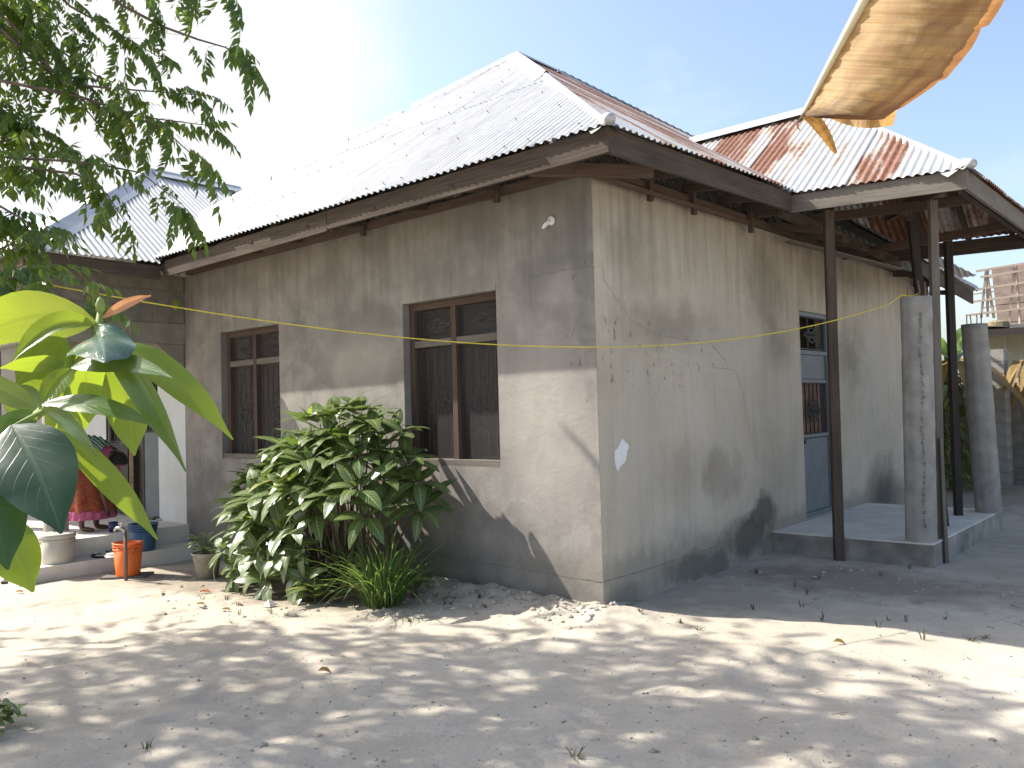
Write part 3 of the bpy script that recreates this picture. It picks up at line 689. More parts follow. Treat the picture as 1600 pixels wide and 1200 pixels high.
sheets((-1.45, PY0, PZ), (1, 0, 0), (0, cP, PT*cP), (0, -PT*cP, cP), PLU, vmn, vmx, M['rust'], porch_roof, [(-.02, 2.6)], zoffP, 8)
sheets((PX1, PY0, PZ-.075), (0, 1, 0), (-cP, 0, PT*cP*1.04), (PT*cP, 0, cP), 2*PR, lambda u: -.02, lambda u: min(u, 2*PR-u)/cP, M['rust'], porch_roof, [(-.02, 2.6)], None, 8)
sheets((PX1, PY1, PZ), (-1, 0, 0), (0, -cP, PT*cP), (0, PT*cP, cP), PLU, lambda u: vmn(PLU-u), lambda u: min(u, PR)/cP, M['rust'], porch_roof, [(-.02, 2.6)], zoffP, 8)
PA = A(PX1-PR, PRY, 4.765)
cap_strip('ridge_cap', [(-1.5, PRY, 4.765), PA], porch_roof, .18)
cap_strip('hip_cap', [(PX1-.03, PY0+.03, PZ-.07), PA], porch_roof, .16, None, .008)
cap_strip('hip_cap', [(PX1+.02, PY1+.02, PZ-.075), PA], porch_roof, .18)
MB().tube([A(PX1-.05, PY0+.05, PZ-.03), A(PX1+.02, PY0-.02, PZ-.06), A(PX1+.035, PY0-.035, PZ-.07)], [.042, .04, .036], 10).build('cap_end', M['cap'], porch_roof, True)
fascia((.49, PY0+.03, 3.32), (PX1-.02, PY0+.03, 3.255), porch_roof, .16, 'wood_grey')
fascia((PX1-.04, PY0+.045, 3.255), (PX1-.04, PY1-.05, 3.25), porch_roof, .17, 'wood_grey')
fascia((.1, PY1-.03, 3.30), (PX1-.05, PY1-.03, 3.25), porch_roof, .17, 'wood')
for k, x in enumerate((.75, 1.2, 1.65)):
    r = min(PR, PX1-x)
    MB().beam((x, PY0+.1, PZ-.10), (x, PY0+r, PZ-.10+PT*r*.97), .045, .09).build('rafter', M['wood'], porch_roof)
    MB().beam((x, PY1-.1, PZ-.10), (x, PY1-r, PZ-.10+PT*r*.97), .045, .09).build('rafter', M['wood'], porch_roof)
MB().beam((.1, 3.4, 3.36), (1.9, 3.5, 3.30), .05, .09).build('tie_beam', M['wood_red'], porch_roof)
MB().beam((.06, 5.0, 3.2), (1.9, 4.85, 3.26), .05, .09).build('tie_beam', M['wood_red'], porch_roof)
MB().beam((PX1-.1, PY0+.12, 3.30), (.7, 4.6, 3.5), .05, .11).build('hip_rafter', M['wood_red'], porch_roof)
for y in (3.0, 3.6, 4.2, 4.8, 5.4): MB().beam((.03, y, 3.28), (.52, y+.12, 3.16), .04, .07).build('eave_strut', M['wood'], porch_roof)
MB().beam((.38, 2.5, 3.28), (.36, 6.1, 3.2), .05, .10).build('porch_purlin', M['wood'], porch_roof)
MB().beam((.16, 3.2, 3.12), (.5, 5.6, 3.05), .09, .02).build('loose_board', M['wood_grey'], porch_roof)
# timber props
def post(p0, p1, w, d, mat):
    return MB().beam(p0, p1, w, d, (0.66, -.75, 0)).build('wooden_post', M[mat], house)
post((.69, 2.80, -.06), (.715, 2.80, 3.27), .085, .06, 'wood')
post((1.445, 3.25, -.03), (1.50, 3.26, 3.30), .07, .06, 'wood_grey')
MB().beam((1.50, 3.20, -.05), (1.487, 3.225, 1.12), .03, .05, (.66, -.75, 0)).build('splint_board', M['wood_grey'], house)
post((1.20, 4.94, .205), (1.20, 4.99, 3.3), .07, .07, 'wood_dark')
post((1.28, 4.05, .205), (1.10, 4.05, 3.3), .08, .05, 'wood_dark')
# lamp holder on the front wall
lp = front(862, 345)
lm = MB().lathe([(.0, -.0), (.034, 0), (.038, .010), (.024, .016), (.0, .018)], (0, 0, 0), 14)
o = lm.build('lamp_holder', M['white'], house, True); o.matrix_local = Matrix.Translation(lp)@Matrix.Rotation(math.radians(90), 4, 'X')
MB().tube([(0, 0, .015), (-.04, -.03, .03), (-.068, -.052, .026)], [.016, .018, .012], 8).build('lamp_socket', M['white'], o, True)

# ---------------------------------------------------------------- washing line
PT0 = A(1.375, 3.0, 2.415); TRK = A(-2.3, -5.6, 0)
def rope_xy(t): return PT0[:2]+(TRK[:2]-PT0[:2])*t
ts, zs_ = [0.], [PT0[2]]
for px, py in ((1250, 512), (1100, 535), (930, 543), (650, 530), (200, 465), (0, 432)):
    d = ray(px, py); dv = TRK[:2]-PT0[:2]
    m = np.array([[d[0], -dv[0]], [d[1], -dv[1]]]); sol = np.linalg.solve(m, PT0[:2]-CAM[:2]); ts.append(sol[1]); zs_.append(1.5+d[2]*sol[0])
cf = np.polyfit(ts, zs_, 3)
pts = [A(*rope_xy(t), np.polyval(cf, t) if t > .02 else PT0[2]) for t in np.linspace(0, 1, 60)]
M['rope'] = m_plain('yellow_rope', (.62, .50, .06), .6, .2, 60)
rope = MB().tube(pts, .0042, 6)
for k in range(2): rope.tube([PT0+A(-.03+.07*math.cos(a), .075*math.sin(a), -.01+.014*k+.015*math.sin(a*2+k)) for a in np.linspace(0, 6.3, 14)], .004, 5)
tag(rope.build('clothesline', M['rope']), 'yellow nylon washing line tied to the concrete pillar and sagging past the house corner', 'rope')

# ---------------------------------------------------------------- leaves
def leaf_mesh(name, L_, W_, mat, nv=9, nu=4, droop=.25, cup=.12, peak=.42, wave=0., fold=0., seed=0, tipn=1.15):
    r = random.Random(seed); V = []; U = []; ph = r.random()*6
    for i in range(nv+1):
        t = i/nv; w = W_/2*(math.sin(math.pi*t**(math.log(.5)/math.log(peak)))**.82 if 0 < t < 1 else 0); w = max(w, .0025*L_*(1-t))
        z = -droop*L_*t*t+.06*L_*math.sin(math.pi*t*.8); y = L_*(t-.12*droop*t*t)
        for j in range(nu+1):
            u = -1+2*j/nu
            V.append((w*u*(1-.1*fold), y-.02*L_*abs(u)*0, z-cup*w*u*u*1.6+fold*w*abs(u)+wave*w*math.sin(ph+t*15+3*u)*abs(u))); U.append((u, t))
    k = nu+1; f = [(i*k+j, i*k+j+1, (i+1)*k+j+1, (i+1)*k+j) for i in range(nv) for j in range(nu)]
    return mkmesh(name, V, f, mat, U, True)
def basis(y, zhint, pos, sc=1.):
    y = nrm(y); x = np.cross(y, zhint)
    if np.linalg.norm(x) < 1e-3: x = np.cross(y, A(.3, .7, .1))
    x = nrm(x); z = np.cross(x, y)
    return Matrix([[x[i]*sc, y[i]*sc, z[i]*sc, pos[i]] for i in range(3)]+[[0, 0, 0, 1]])

# ---------------------------------------------------------------- shrub with pale veined leaves
M['shrub'] = m_leaf('shrub_leaf', (.040, .080, .020), (.085, .14, .03), (.46, .50, .25), .22, (.26, .40, .06), .32, 9, .42)
M['shrub_young'] = m_leaf('shrub_young_leaf', (.11, .19, .03), (.20, .30, .05), (.4, .45, .18), .4, (.4, .55, .08), .4, 11, .15)
M['stem'] = m_plain('shrub_stem', (.12, .10, .06), .8, .25, 14)
SB = A(-2.55, -.62, float(ground(-2.55, -.62)))
shrub = thing('shrub', 'large bushy shrub with pale veined dark green leaves growing against the front wall', 'shrub', SB)
lv = [leaf_mesh('leaf', 1, .40, M['shrub'], 9, 4, d, c, .45, .06, .25, i) for i, (d, c) in enumerate(((.2, .1), (.35, .15), (.5, .1), (.1, .2), (.65, .12)))]
ly = [leaf_mesh('leaf', 1, .38, M['shrub_young'], 8, 4, d, .1, .45, .05, .4, 9+i) for i, d in enumerate((.15, .35))]
hx = [-4.1, -3.85, -3.55, -3.2, -2.85, -2.45, -2.1, -1.8, -1.5, -1.25]; hz = [.55, .86, 1.02, 1.18, 1.42, 1.55, 1.56, 1.42, 1.05, .55]
tips = []
rs = random.Random(21); tries = 0
while len(tips) < 92 and tries < 20000:
    tries += 1
    x = rs.uniform(-3.7, -1.4); yv = rs.uniform(-1, 1); top = float(np.interp(x, hx, hz)); zf = rs.uniform(.06, 1)
    shell = math.sqrt(max(0, yv*yv*.8+zf*zf))
    if not .70 < shell < 1.0: continue
    yc = -.55; hw = .52 if x > -3 else .42
    if yv > .45: continue
    if x > -2.25 and zf*top < .62 and yv < .1: continue
    p = A(x, yc+yv*hw, zf*top)
    if any(np.linalg.norm(p-q) < .18 for q in tips): continue
    tips.append(p)
nleaf = 0; inner = MB(); twg = []
for p in tips:
    c = A(min(max(p[0], -3.4), -2.0), -.42, .25); out = nrm(p-c)+A(0, -.12, .35); out = nrm(out); loc = p-SB
    b = A(min(max(p[0]*.5+SB[0]*.5, -3.3), -1.9), -.5+.15*(rs.random()-.5), .0)
    pts = [b-SB, (b*.45+p*.55)-SB+A(0, 0, .12*rs.random()), loc]
    twg.append(pts)
    k = rs.choice((6, 7, 8)); a0 = rs.random()*6.3; s1 = nrm(np.cross(out, A(.2, .1, 1))); s2 = np.cross(out, s1)
    for q in range(k+2):
        young = q >= k; a = a0+q*2.4; tilt = (.1+.25*rs.random() if young else .75+.7*rs.random())
        d = nrm(out*math.cos(tilt)+(s1*math.cos(a)+s2*math.sin(a))*math.sin(tilt)); ln = (.11+.05*rs.random()) if young else .235+.12*rs.random()
        st = loc+d*.03
        if p[2] < .35: ln *= .85
        zh = nrm(out+A(0, 0, .7))
        M4 = basis(d, -np.cross(d, np.cross(d, zh)) if False else zh, st, ln)
        vis = (p[1] < -.35 or p[2] > .9)
        me_ = rs.choice(ly) if young else rs.choice(lv)
        if young and rs.random() < .45: continue
        if nleaf < 296 and vis and (not young or rs.random() < .8) and rs.random() < .62:
            link('leaf', me_, shrub, None, M4); nleaf += 1
        else:
            vv = [M4@v.co for v in me_.vertices]; uu = [None]*len(vv)
            for lp_ in me_.loops: uu[lp_.vertex_index] = tuple(me_.uv_layers[0].data[lp_.index].uv)
            inner.add(vv, [tuple(po.vertices) for po in me_.polygons], uu)
inner.build('inner_foliage', M['shrub'], shrub, True, 'stuff')
sm = MB()
for pts in twg: sm.tube(pts, [.012, .008, .004], 5, False)
sm.build('stems', M['stem'], shrub, True, 'stuff')

# ---------------------------------------------------------------- grass clumps
M['grass'] = m_leaf('grass_blade', (.07, .14, .03), (.15, .25, .05), None, .35, (.35, .55, .1), .45, 3)
M['dry'] = m_leaf('dry_leaf', (.24, .15, .07), (.40, .27, .12), None, .25, (.5, .33, .12), .8, 6)
def blades(base, n_, h, spread, w, seed, lean=(0, 0, 0), parent=None, mat=None):
    r = random.Random(seed); mb = MB()
    for k in range(n_):
        a = r.random()*6.283; rad = spread*.22*math.sqrt(r.random()); p = A(math.cos(a)*rad, math.sin(a)*rad, 0); a2 = a+r.gauss(0, .5)
        hh = h*(.45+.65*r.random()); out = spread*(.15+.85*r.random()**1.3); d = A(math.cos(a2), math.sin(a2), 0)*out+A(*lean)*hh
        sg = 7; V = []; U = []; arch = r.uniform(.15, .95); sd = nrm(np.cross(d+A(0, 0, .01), A(0, 0, 1))); sd = nrm(sd+A(r.gauss(0, .4), r.gauss(0, .4), r.gauss(0, .2)))
        for i in range(sg+1):
            t = i/sg; q = p+d*(t**1.5)+A(0, 0, hh*(t*1.25-arch*t**3*1.1)); ww = w*(1-t**2.2)*(.6+.5*min(1, t*5))/2
            V += [q-sd*ww, q+sd*ww]; U += [(-.5, t), (.5, t)]
        mb.add(V, [(2*i, 2*i+1, 2*i+3, 2*i+2) for i in range(sg)], U)
    return mb
gb = ghit(600, 948)
gc = thing('grass_clump', 'tall arching clump of lemongrass in front of the veined shrub', 'grass', gb)
blades(gb, 300, .62, .66, .011, 3).build('blades', M['grass'], gc, True, 'stuff')
blades(gb, 30, .45, .48, .009, 4).build('dry_blades', M['dry'], gc, True, 'stuff')

# ---------------------------------------------------------------- potted plant
M['pot'] = m_plain('old_plastic_pot', (.33, .30, .26), .8, .3, 9)
M['variegated'] = m_leaf('variegated_leaf', (.10, .15, .05), (.20, .26, .09), (.5, .52, .35), .25, None, .4, 6, .5)
pb = ghit(324, 903)
pp = thing('potted_plant', 'small variegated plant in a grey bucket pot beside the entrance step', 'potted plant', pb)
MB().lathe([(0, 0), (.105, 0), (.14, .24), (.152, .245), (.152, .262), (.135, .262), (.125, .22), (0, .22)], (0, 0, 0), 22).build('pot', M['pot'], pp, True)
MB().lathe([(0, .228), (.126, .226)], (0, 0, 0), 18).build('soil', M['bark'], pp)
vl = [leaf_mesh('leaf', 1, .36, M['variegated'], 6, 2, d, .1, .45, .05, .2, 40+i) for i, d in enumerate((.3, .6))]
rs = random.Random(5)
for k in range(34):
    a = rs.random()*6.283; t = rs.random(); p = A(.09*math.cos(a)*t, .09*math.sin(a)*t, .26+.15*rs.random()); d = A(math.cos(a), math.sin(a), .1+.8*rs.random())
    link('leaf', rs.choice(vl), pp, None, basis(d, A(0, 0, 1), p, .11+.08*rs.random()))
sm = MB()
for k in range(7): a = k*.9; sm.tube([(0, 0, .22), (.05*math.cos(a), .05*math.sin(a), .3), (.09*math.cos(a), .09*math.sin(a), .4)], .004, 5)
sm.build('stems', M['twig'], pp, kind='stuff')
dp = ghit(297, 884); dz_ = dp+A(-.1, .1, 0)

# ---------------------------------------------------------------- buckets, tap, mug, slippers
def bucket(name, label, base, rb, rt, h, mat, lid=False, handle=True):
    t = thing(name, label, 'bucket', base)
    MB().lathe([(0, 0), (rb, 0), (rb+.002, .004), (rb+(rt-rb)*.9, h*.9), (rt-.008, h*.9), (rt-.008, h), (rt-.014, h), (rt-.016, h*.9), (rb-.004, .012), (0, .012)], (0, 0, 0), 28).build('body', mat, t, True)
    for k, zz in enumerate((h*.985, h*.9, h*.80)):
        rr = rb+(rt-rb)*zz/h
        V = []; MB_ = MB(); MB_.lathe([(rr-.003, zz-.008), (rr+.007, zz-.007), (rr+.008, zz+.006), (rr-.003, zz+.008)], (0, 0, 0), 28).build('rim', mat, t, True)
    if lid: MB().lathe([(rt+.008, h-.03), (rt+.010, h+.004), (rt-.006, h+.012), (rt-.02, h+.004), (0, h+.004)], (0, 0, 0), 28).build('lid', mat, t, True)
    if handle:
        MB().tube([(math.cos(a)*(rt+.008), .02-(rt+.01)*.9*math.sin(a)*.55, h*.86-math.sin(a)*h*.42) for a in np.linspace(0, math.pi, 16)], .0035, 6).build('handle', M['rebar'], t, True)
    return t
M['orange'] = m_plain('orange_plastic', (.78, .17, .03), .4, .06, 6, .4); M['blue'] = m_plain('blue_plastic', (.045, .10, .18), .45, .15, 6, .4)
M['cream'] = m_plain('dirty_white_plastic', (.48, .45, .38), .6, .15, 5, .3); M['navy'] = m_plain('dark_blue_plastic', (.02, .022, .12), .35, .1, 8, .5)
ob = ghit(194, 903)
bucket('bucket', 'orange plastic bucket standing on a board behind the water tap', ob+A(-.04, .06, .02), .115, .145, .335, M['orange'])
MB0 = MB().beam(ob+A(-.22, -.10, .008), ob+A(.1, .22, .008), .26, .02); tag(MB0.build('board', M['wood_grey']), 'weathered flat board lying under the orange bucket', 'board')
tb = at(93, 881, 'z', .0); tb[0] = -5.93; tb[1] = -1.60
bucket('bucket', 'dirty white paint bucket with lid on the entrance step beside the pillar', A(-5.955, -1.57, .001), .155, .175, .30, M['cream'], True, False)
bb = at(222, 866, 'z', .0)
bucket('bucket', 'dark blue plastic bucket on the entrance step behind the tap', A(-5.93, -.66, .001), .125, .155, .30, M['blue'], False)
tp = ghit(197, 907); tap = thing('water_tap', 'grey standpipe with a brass tap beside the orange bucket', 'tap', tp)
MB().tube([(0, 0, -.05), (0, 0, .5)], .017, 8).build('pipe', M['rebar'], tap, True)
M['brass'] = m_plain('worn_brass', (.42, .40, .36), .35, .1, 20, .5, .7)
MB().tube([(0, 0, .49), (-.03, -.03, .53), (-.07, -.06, .53), (-.085, -.075, .50)], [.02, .018, .015, .013], 8).build('spout', M['brass'], tap, True)
MB().beam((-.03, -.03, .545), (-.02, -.03, .575), .012, .012).build('valve_stem', M['brass'], tap); MB().beam((-.06, -.03, .578), (.01, -.03, .578), .012, .008).build('valve_handle', M['brass'], tap)
mgp = at(177, 831, 'z', SZ)
mug = thing('mug', 'dark blue plastic mug on the entrance floor by the bending person', 'mug', mgp)
MB().lathe([(0, 0), (.045, 0), (.052, .115), (.048, .115), (.042, .008), (0, .008)], (0, 0, 0), 18).build('cup', M['navy'], mug, True)
MB().tube([(.05, 0, .095), (.085, 0, .085), (.085, 0, .04), (.047, 0, .03)], .006, 6).build('handle', M['navy'], mug, True)
M['slip_w'] = m_plain('white_rubber', (.62, .60, .56), .7, .1, 12); M['slip_k'] = m_plain('black_rubber', (.03, .03, .032), .6, .2, 12)
def slipper(label, p, rz, sole, strap, grp):
    t = thing('slipper', label, 'slipper', p, grp); t.rotation_euler = (0, 0, rz)
    n_ = 20; out = [(.048*math.cos(a)*(1-.18*math.sin(a)*(math.sin(a) < 0)), .125*math.sin(a)) for a in np.linspace(0, 2*math.pi, n_, False)]
    V = [(x, y, 0) for x, y in out]+[(x, y, .018) for x, y in out]
    obj('sole', V, [tuple(range(n_))[::-1], tuple(range(n_, 2*n_))]+[(k, (k+1) % n_, n_+(k+1) % n_, n_+k) for k in range(n_)], sole, t)
    MB().tube([(-.044, .0, .016), (-.025, .05, .04), (0, .085, .02), (.025, .05, .04), (.044, .0, .016)], .007, 6).build('strap', strap, t, True)
for k, (px, py, rz) in enumerate(((238, 815, 1.2), (245, 813, 1.0))):
    slipper('white slipper on the entrance floor in front of the steel gate', at(px, py, 'z', SZ+.001), rz, M['slip_w'], M['slip_k'], 'slippers on the entrance floor')
for k, (y, rz) in enumerate(((-1.18, .4), (-1.02, .25))):
    slipper('black and white slipper on the entrance step between the two buckets', A(-5.90-.05*k, y, .001), rz+1.2, M['slip_w'] if k else M['slip_k'], M['slip_k'], 'slippers on the entrance step')
for k, (px, py) in enumerate(((14, 909), (27, 906))):
    slipper('black slipper on the sand in front of the entrance slab', ghit(px, py)+A(0, 0, .004), .8+k*.3, M['slip_k'], M['slip_k'], 'black slippers on the sand')

# ---------------------------------------------------------------- person bending forward
pf = at(147, 829, 'z', SZ)
person = thing('person', 'person in a red patterned dress and green striped shawl bending down to a mug', 'person', pf)
ang = math.atan2(RT[1], RT[0]); person.rotation_euler = (0, 0, ang)      # local +x = facing
sk = []; ed = []; rd = []
def pz(x, z): return z-(.13*min(1., max(0., (x+.17)/.27)) if z > .3 else 0)
def jv(p, r, par=None):
    sk.append((p[0]*.8, p[1], pz(p[0], p[2]))); rd.append(r)
    if par is not None: ed.append((par, len(sk)-1))
    return len(sk)-1
pel = jv((-.17, 0, .88), .13); sp1 = jv((-.04, 0, .97), .125, pel); sp2 = jv((.12, 0, 1.01), .135, sp1); nk0 = jv((.235, 0, 1.0), .07, sp2); nk = jv((.29, 0, .985), .05, nk0)
h1 = jv((.345, 0, .955), .075, nk); h2 = jv((.39, 0, .925), .088, h1); h3 = jv((.415, 0, .885), .062, h2)
ns = jv((.47, 0, .885), .014, h2)
for sd in (-1, 1):
    hp = jv((-.15, .09*sd, .82), .10, pel); kn = jv((-.05+.05*sd, .095*sd, .47), .062, hp); cf_ = jv((-.06+.05*sd, .095*sd, .28), .052, kn); an = jv((-.08+.05*sd, .095*sd, .075), .034, cf_)
    hl = jv((-.06+.05*sd, .095*sd, .035), .033, an); ft = jv((.05+.05*sd, .105*sd, .028), .028, hl); to = jv((.12+.05*sd, .11*sd, .02), .018, ft)
    sh = jv((.17, .15*sd, .99), .06, sp2); ub = jv((.20, .19*sd, .84), .044, sh); el = jv((.22, .19*sd, .70), .037, ub); fa = jv((.235, .15*sd, .55), .030, el)
    wr = jv((.25, .12*sd, .44), .021, fa); pa = jv((.258, .105*sd, .38), .024, wr)
    for q, (oy, ln) in enumerate(((-.03, .065), (-.012, .08), (.008, .085), (.026, .075))):
        f1 = jv((.262, .10*sd+oy*.8, .345), .0095, pa); f2 = jv((.272, .098*sd+oy, .345-ln*.55), .0088, f1); jv((.262, .095*sd+oy, .345-ln), .0075, f2)
    th1 = jv((.285, .09*sd-.01, .375), .010, pa); jv((.30, .08*sd-.01, .335), .009, th1)
me = bpy.data.meshes.new('body'); me.from_pydata(sk, ed, []); me.materials.append(M['skin'])
body = link('body', me, person); md = body.modifiers.new('Skin', 'SKIN'); md.use_smooth_shade = True
for i, sv in enumerate(me.skin_vertices[0].data): sv.radius = (rd[i], rd[i]); sv.use_root = i == 0
ss = body.modifiers.new('Subdivision', 'SUBSURF'); ss.levels = 2; ss.render_levels = 2
def m_cloth(name, cols, sc, stripes=None):
    n = NT(name); P = n.coord(); f = n.noise(P, sc, 3, .6, 1.5)
    if stripes:
        w = n.n('ShaderNodeTexWave', wave_type='BANDS', bands_direction='DIAGONAL'); n.set(w.inputs['Vector'], P); w.inputs['Scale'].default_value = stripes; w.inputs['Distortion'].default_value = 5; w.inputs['Detail Scale'].default_value = 1.2; f = w.outputs['Fac']
    k = len(cols); c = n.ramp(f, [((.25+.5*i/(k-1)) if not stripes else (.2+.6*i/(k-1)), cc) for i, cc in enumerate(cols)])
    return n.pbr(c, .9, n.bump(n.noise(P, 30, 3), .4, .01), 0., .1)
def rings(name, R_, mat, parent, n_=36, fold=0., nf=9, ruf=0.):
    """tube of elliptical rings: (centre, axis-normal pitch angle, rx, ry)"""
    V = []; U = []
    for j, (c, pt, rx, ry) in enumerate(R_):
        e1 = A(math.cos(pt), 0, math.sin(pt)); e2 = A(0, 1, 0)
        for k in range(n_):
            th = 2*math.pi*k/n_; m_ = 1+fold*math.sin(nf*th+j*.25)*(j/len(R_))+(ruf*math.sin(17*th+j) if j >= len(R_)-2 else 0); V.append(A(c[0]*.8, c[1], pz(c[0], c[2]))+e1*rx*m_*math.cos(th)+e2*ry*m_*math.sin(th)); U.append((k/n_, j))
    f = [(j*n_+k, j*n_+(k+1) % n_, (j+1)*n_+(k+1) % n_, (j+1)*n_+k) for j in range(len(R_)-1) for k in range(n_)]
    return obj(name, V, f, mat, parent, U, True)
M['dress'] = m_cloth('red_print', [(.10, .03, .02), (.30, .05, .04), (.22, .09, .04), (.38, .16, .08)], 13)
M['pink'] = m_cloth('pink_print', [(.35, .03, .12), (.45, .12, .22), (.12, .03, .05)], 22)
M['shawl'] = m_cloth('green_stripes', [(.04, .10, .07), (.10, .20, .13), (.38, .44, .36)], 10, 9)
M['pale'] = m_plain('pale_cloth', (.36, .36, .36), .9, .15, 12)
rings('skirt', [((-.13, 0, .98), -.6, .15, .17), ((-.17, 0, .88), -.25, .185, .20), ((-.15, 0, .74), 0, .20, .215), ((-.10, 0, .58), 0, .205, .23), ((-.06, 0, .42), 0, .22, .25), ((-.04, 0, .30), 0, .235, .265), ((-.035, 0, .23), 0, .24, .27)], M['dress'], person, 54, .07, 8)
rings('hem_frill', [((-.037, 0, .25), 0, .243, .275), ((-.035, 0, .20), 0, .25, .28), ((-.033, 0, .15), 0, .262, .29)], M['pink'], person, 68, .05, 8, .05)
rings('blouse', [((-.18, 0, .93), -.75, .16, .175), ((-.06, 0, .985), -1.2, .148, .175), ((.06, 0, 1.015), -1.45, .152, .185), ((.16, 0, 1.02), -1.6, .142, .19), ((.23, 0, 1.01), -1.7, .095, .13), ((.265, 0, .995), -1.75, .068, .075)], M['pink'], person, 36, .02, 6)
for sd in (-1, 1): rings('sleeve', [((.16, .135*sd, 1.02), 0, .075, .07), ((.18, .17*sd, .93), 0, .075, .065), ((.20, .19*sd, .84), 0, .068, .06), ((.21, .19*sd, .77), 0, .064, .058)], M['pink'], person, 20, .03, 5)
V = []; U = []                                                          # shawl draped across the back
for i in range(15):
    s_ = i/14; cx_ = -.12+.31*s_; cz_ = 1.03+.06*math.sin(s_*2.2)-.13*s_
    for j in range(19):
        a = -1.75+3.5*j/18; rr = .19+.012*math.sin(i*1.9+j)+.01*math.sin(j*2.3); V.append((cx_+.02*math.sin(j), rr*1.08*math.sin(a), cz_-.09+rr*1.02*math.cos(a)*(.92 if s_ < .85 else .75))); U.append((i, j))
obj('shawl', V, [(i*19+j, i*19+j+1, (i+1)*19+j+1, (i+1)*19+j) for i in range(14) for j in range(18)], M['shawl'], person, U, True)
V = []; U = []                                                          # chest wrap hanging under the neck
MB().lathe([(.0, .02), (.05, .0), (.062, -.06), (.05, -.14), (.0, -.17)], (.228, 0, .81), 16, .8, 1.2).build('scarf_end', M['pale'], person, True)
hm = MB(); n_ = 18; V = []; U = []
for i in range(10):
    ph = math.pi*i/9*.62
    for k in range(n_):
        th = 2*math.pi*k/n_; rr = .105*(1+.05*random.random()); q = A(rr*math.cos(ph), rr*math.sin(ph)*math.cos(th), rr*math.sin(ph)*math.sin(th)); ax_ = nrm(A(.05, 0, 1)); ax2 = A(0, 1, 0); ax3 = np.cross(ax_, ax2)
        V.append(A(.30, 0, .815)+ax_*q[0]+ax2*q[1]*.92+ax3*q[2]); U.append((k/n_, i))
obj('hair', V, [(i*n_+k, i*n_+(k+1) % n_, (i+1)*n_+(k+1) % n_, (i+1)*n_+k) for i in range(9) for k in range(n_)], M['hair'], person, U, True)
for sd in (-1, 1): MB().lathe([(0, -.02), (.012, -.01), (.014, .008), (0, .02)], (.30, .086*sd, .775), 8, .6, 1.).build('ear', M['skin'], person, True)

# ---------------------------------------------------------------- broad-leaved plant close to the camera
M['big'] = m_leaf('broad_leaf', (.040, .105, .025), (.075, .16, .03), (.16, .26, .05), .38, (.46, .58, .035), .34, 11, .2)
M['big_dark'] = m_leaf('shaded_leaf', (.014, .045, .022), (.020, .06, .028), (.03, .08, .035), .12, (.16, .30, .05), .36, 8, .05)  # dark copy of the leaf: shade from other leaves put into colour
M['big_mid'] = m_leaf('half_shaded_leaf', (.035, .095, .022), (.055, .125, .03), (.10, .18, .05), .22, (.42, .55, .04), .33, 9, .10)  # duller copy of the leaf, half shade painted into its colour
M['big_blue'] = m_leaf('glossy_leaf', (.045, .10, .065), (.055, .115, .07), (.16, .24, .16), .08, (.2, .3, .1), .22, 6, .08)
M['big_young'] = m_leaf('young_leaf', (.45, .22, .12), (.50, .26, .14), (.5, .3, .2), .5, (.85, .40, .16), .45, 9, .1)
M['gstem'] = m_plain('green_stem', (.20, .26, .07), .6, .15, 20, .3)
PLB = A(2.02, -4.98, 0.); PLB[2] = float(ground(PLB[0], PLB[1]))
plant = thing('broadleaf_sapling', 'young broad-leaved sapling with long glossy green leaves lit from behind', 'sapling', PLB)
def big_leaf(b, bd, t, td, wpx, roll, sag=.12, mat='big', fold=.25, tw=0., wave=.05, nv=14, nu=8, peak=.45, seed=0):
    """leaf from base pixel/depth to tip pixel/depth; width in pixels at mid depth; roll turns the blade about its midrib (0 = faces camera)"""
    r = random.Random(seed+int(b[0]*3+t[1])); B = dep(*b, bd); T = dep(*t, td); d = T-B; ln = np.linalg.norm(d); Wd = wpx/FPX*(bd+td)/2
    V = []; U = []; C = (B+T)/2+A(0, 0, sag*ln); ph = r.random()*6
    for i in range(nv+1):
        s_ = i/nv; P = B*(1-s_)**2+2*C*s_*(1-s_)+T*s_*s_; tg = nrm(2*(1-s_)*(C-B)+2*s_*(T-C)); view = nrm(CAM-P)
        x = nrm(np.cross(tg, view)); z = np.cross(x, tg); a = roll+tw*s_; X = x*math.cos(a)+z*math.sin(a); Z = -x*math.sin(a)+z*math.cos(a)
        w = Wd/2*(math.sin(math.pi*s_**(math.log(.5)/math.log(peak)))**.85 if 0 < s_ < 1 else 0)
        if s_ > .8: w *= 1-.35*((s_-.8)/.2)
        w = max(w, .0015)
        for j in range(nu+1):
            u = -1+2*j/nu
            q = P+X*w*u*(1-.15*abs(fold)*abs(u))+Z*w*(fold*abs(u)-.12*u*u+wave*math.sin(ph+s_*13+u*2)*abs(u)+.03*math.sin(s_*60)*abs(u)*(1-abs(u)))
            V.append(q-PLB); U.append((u, s_))
    k = nu+1
    return obj('leaf', V, [(i*k+j, i*k+j+1, (i+1)*k+j+1, (i+1)*k+j) for i in range(nv) for j in range(nu)], M[mat], plant, U, True)
D0 = 1.15
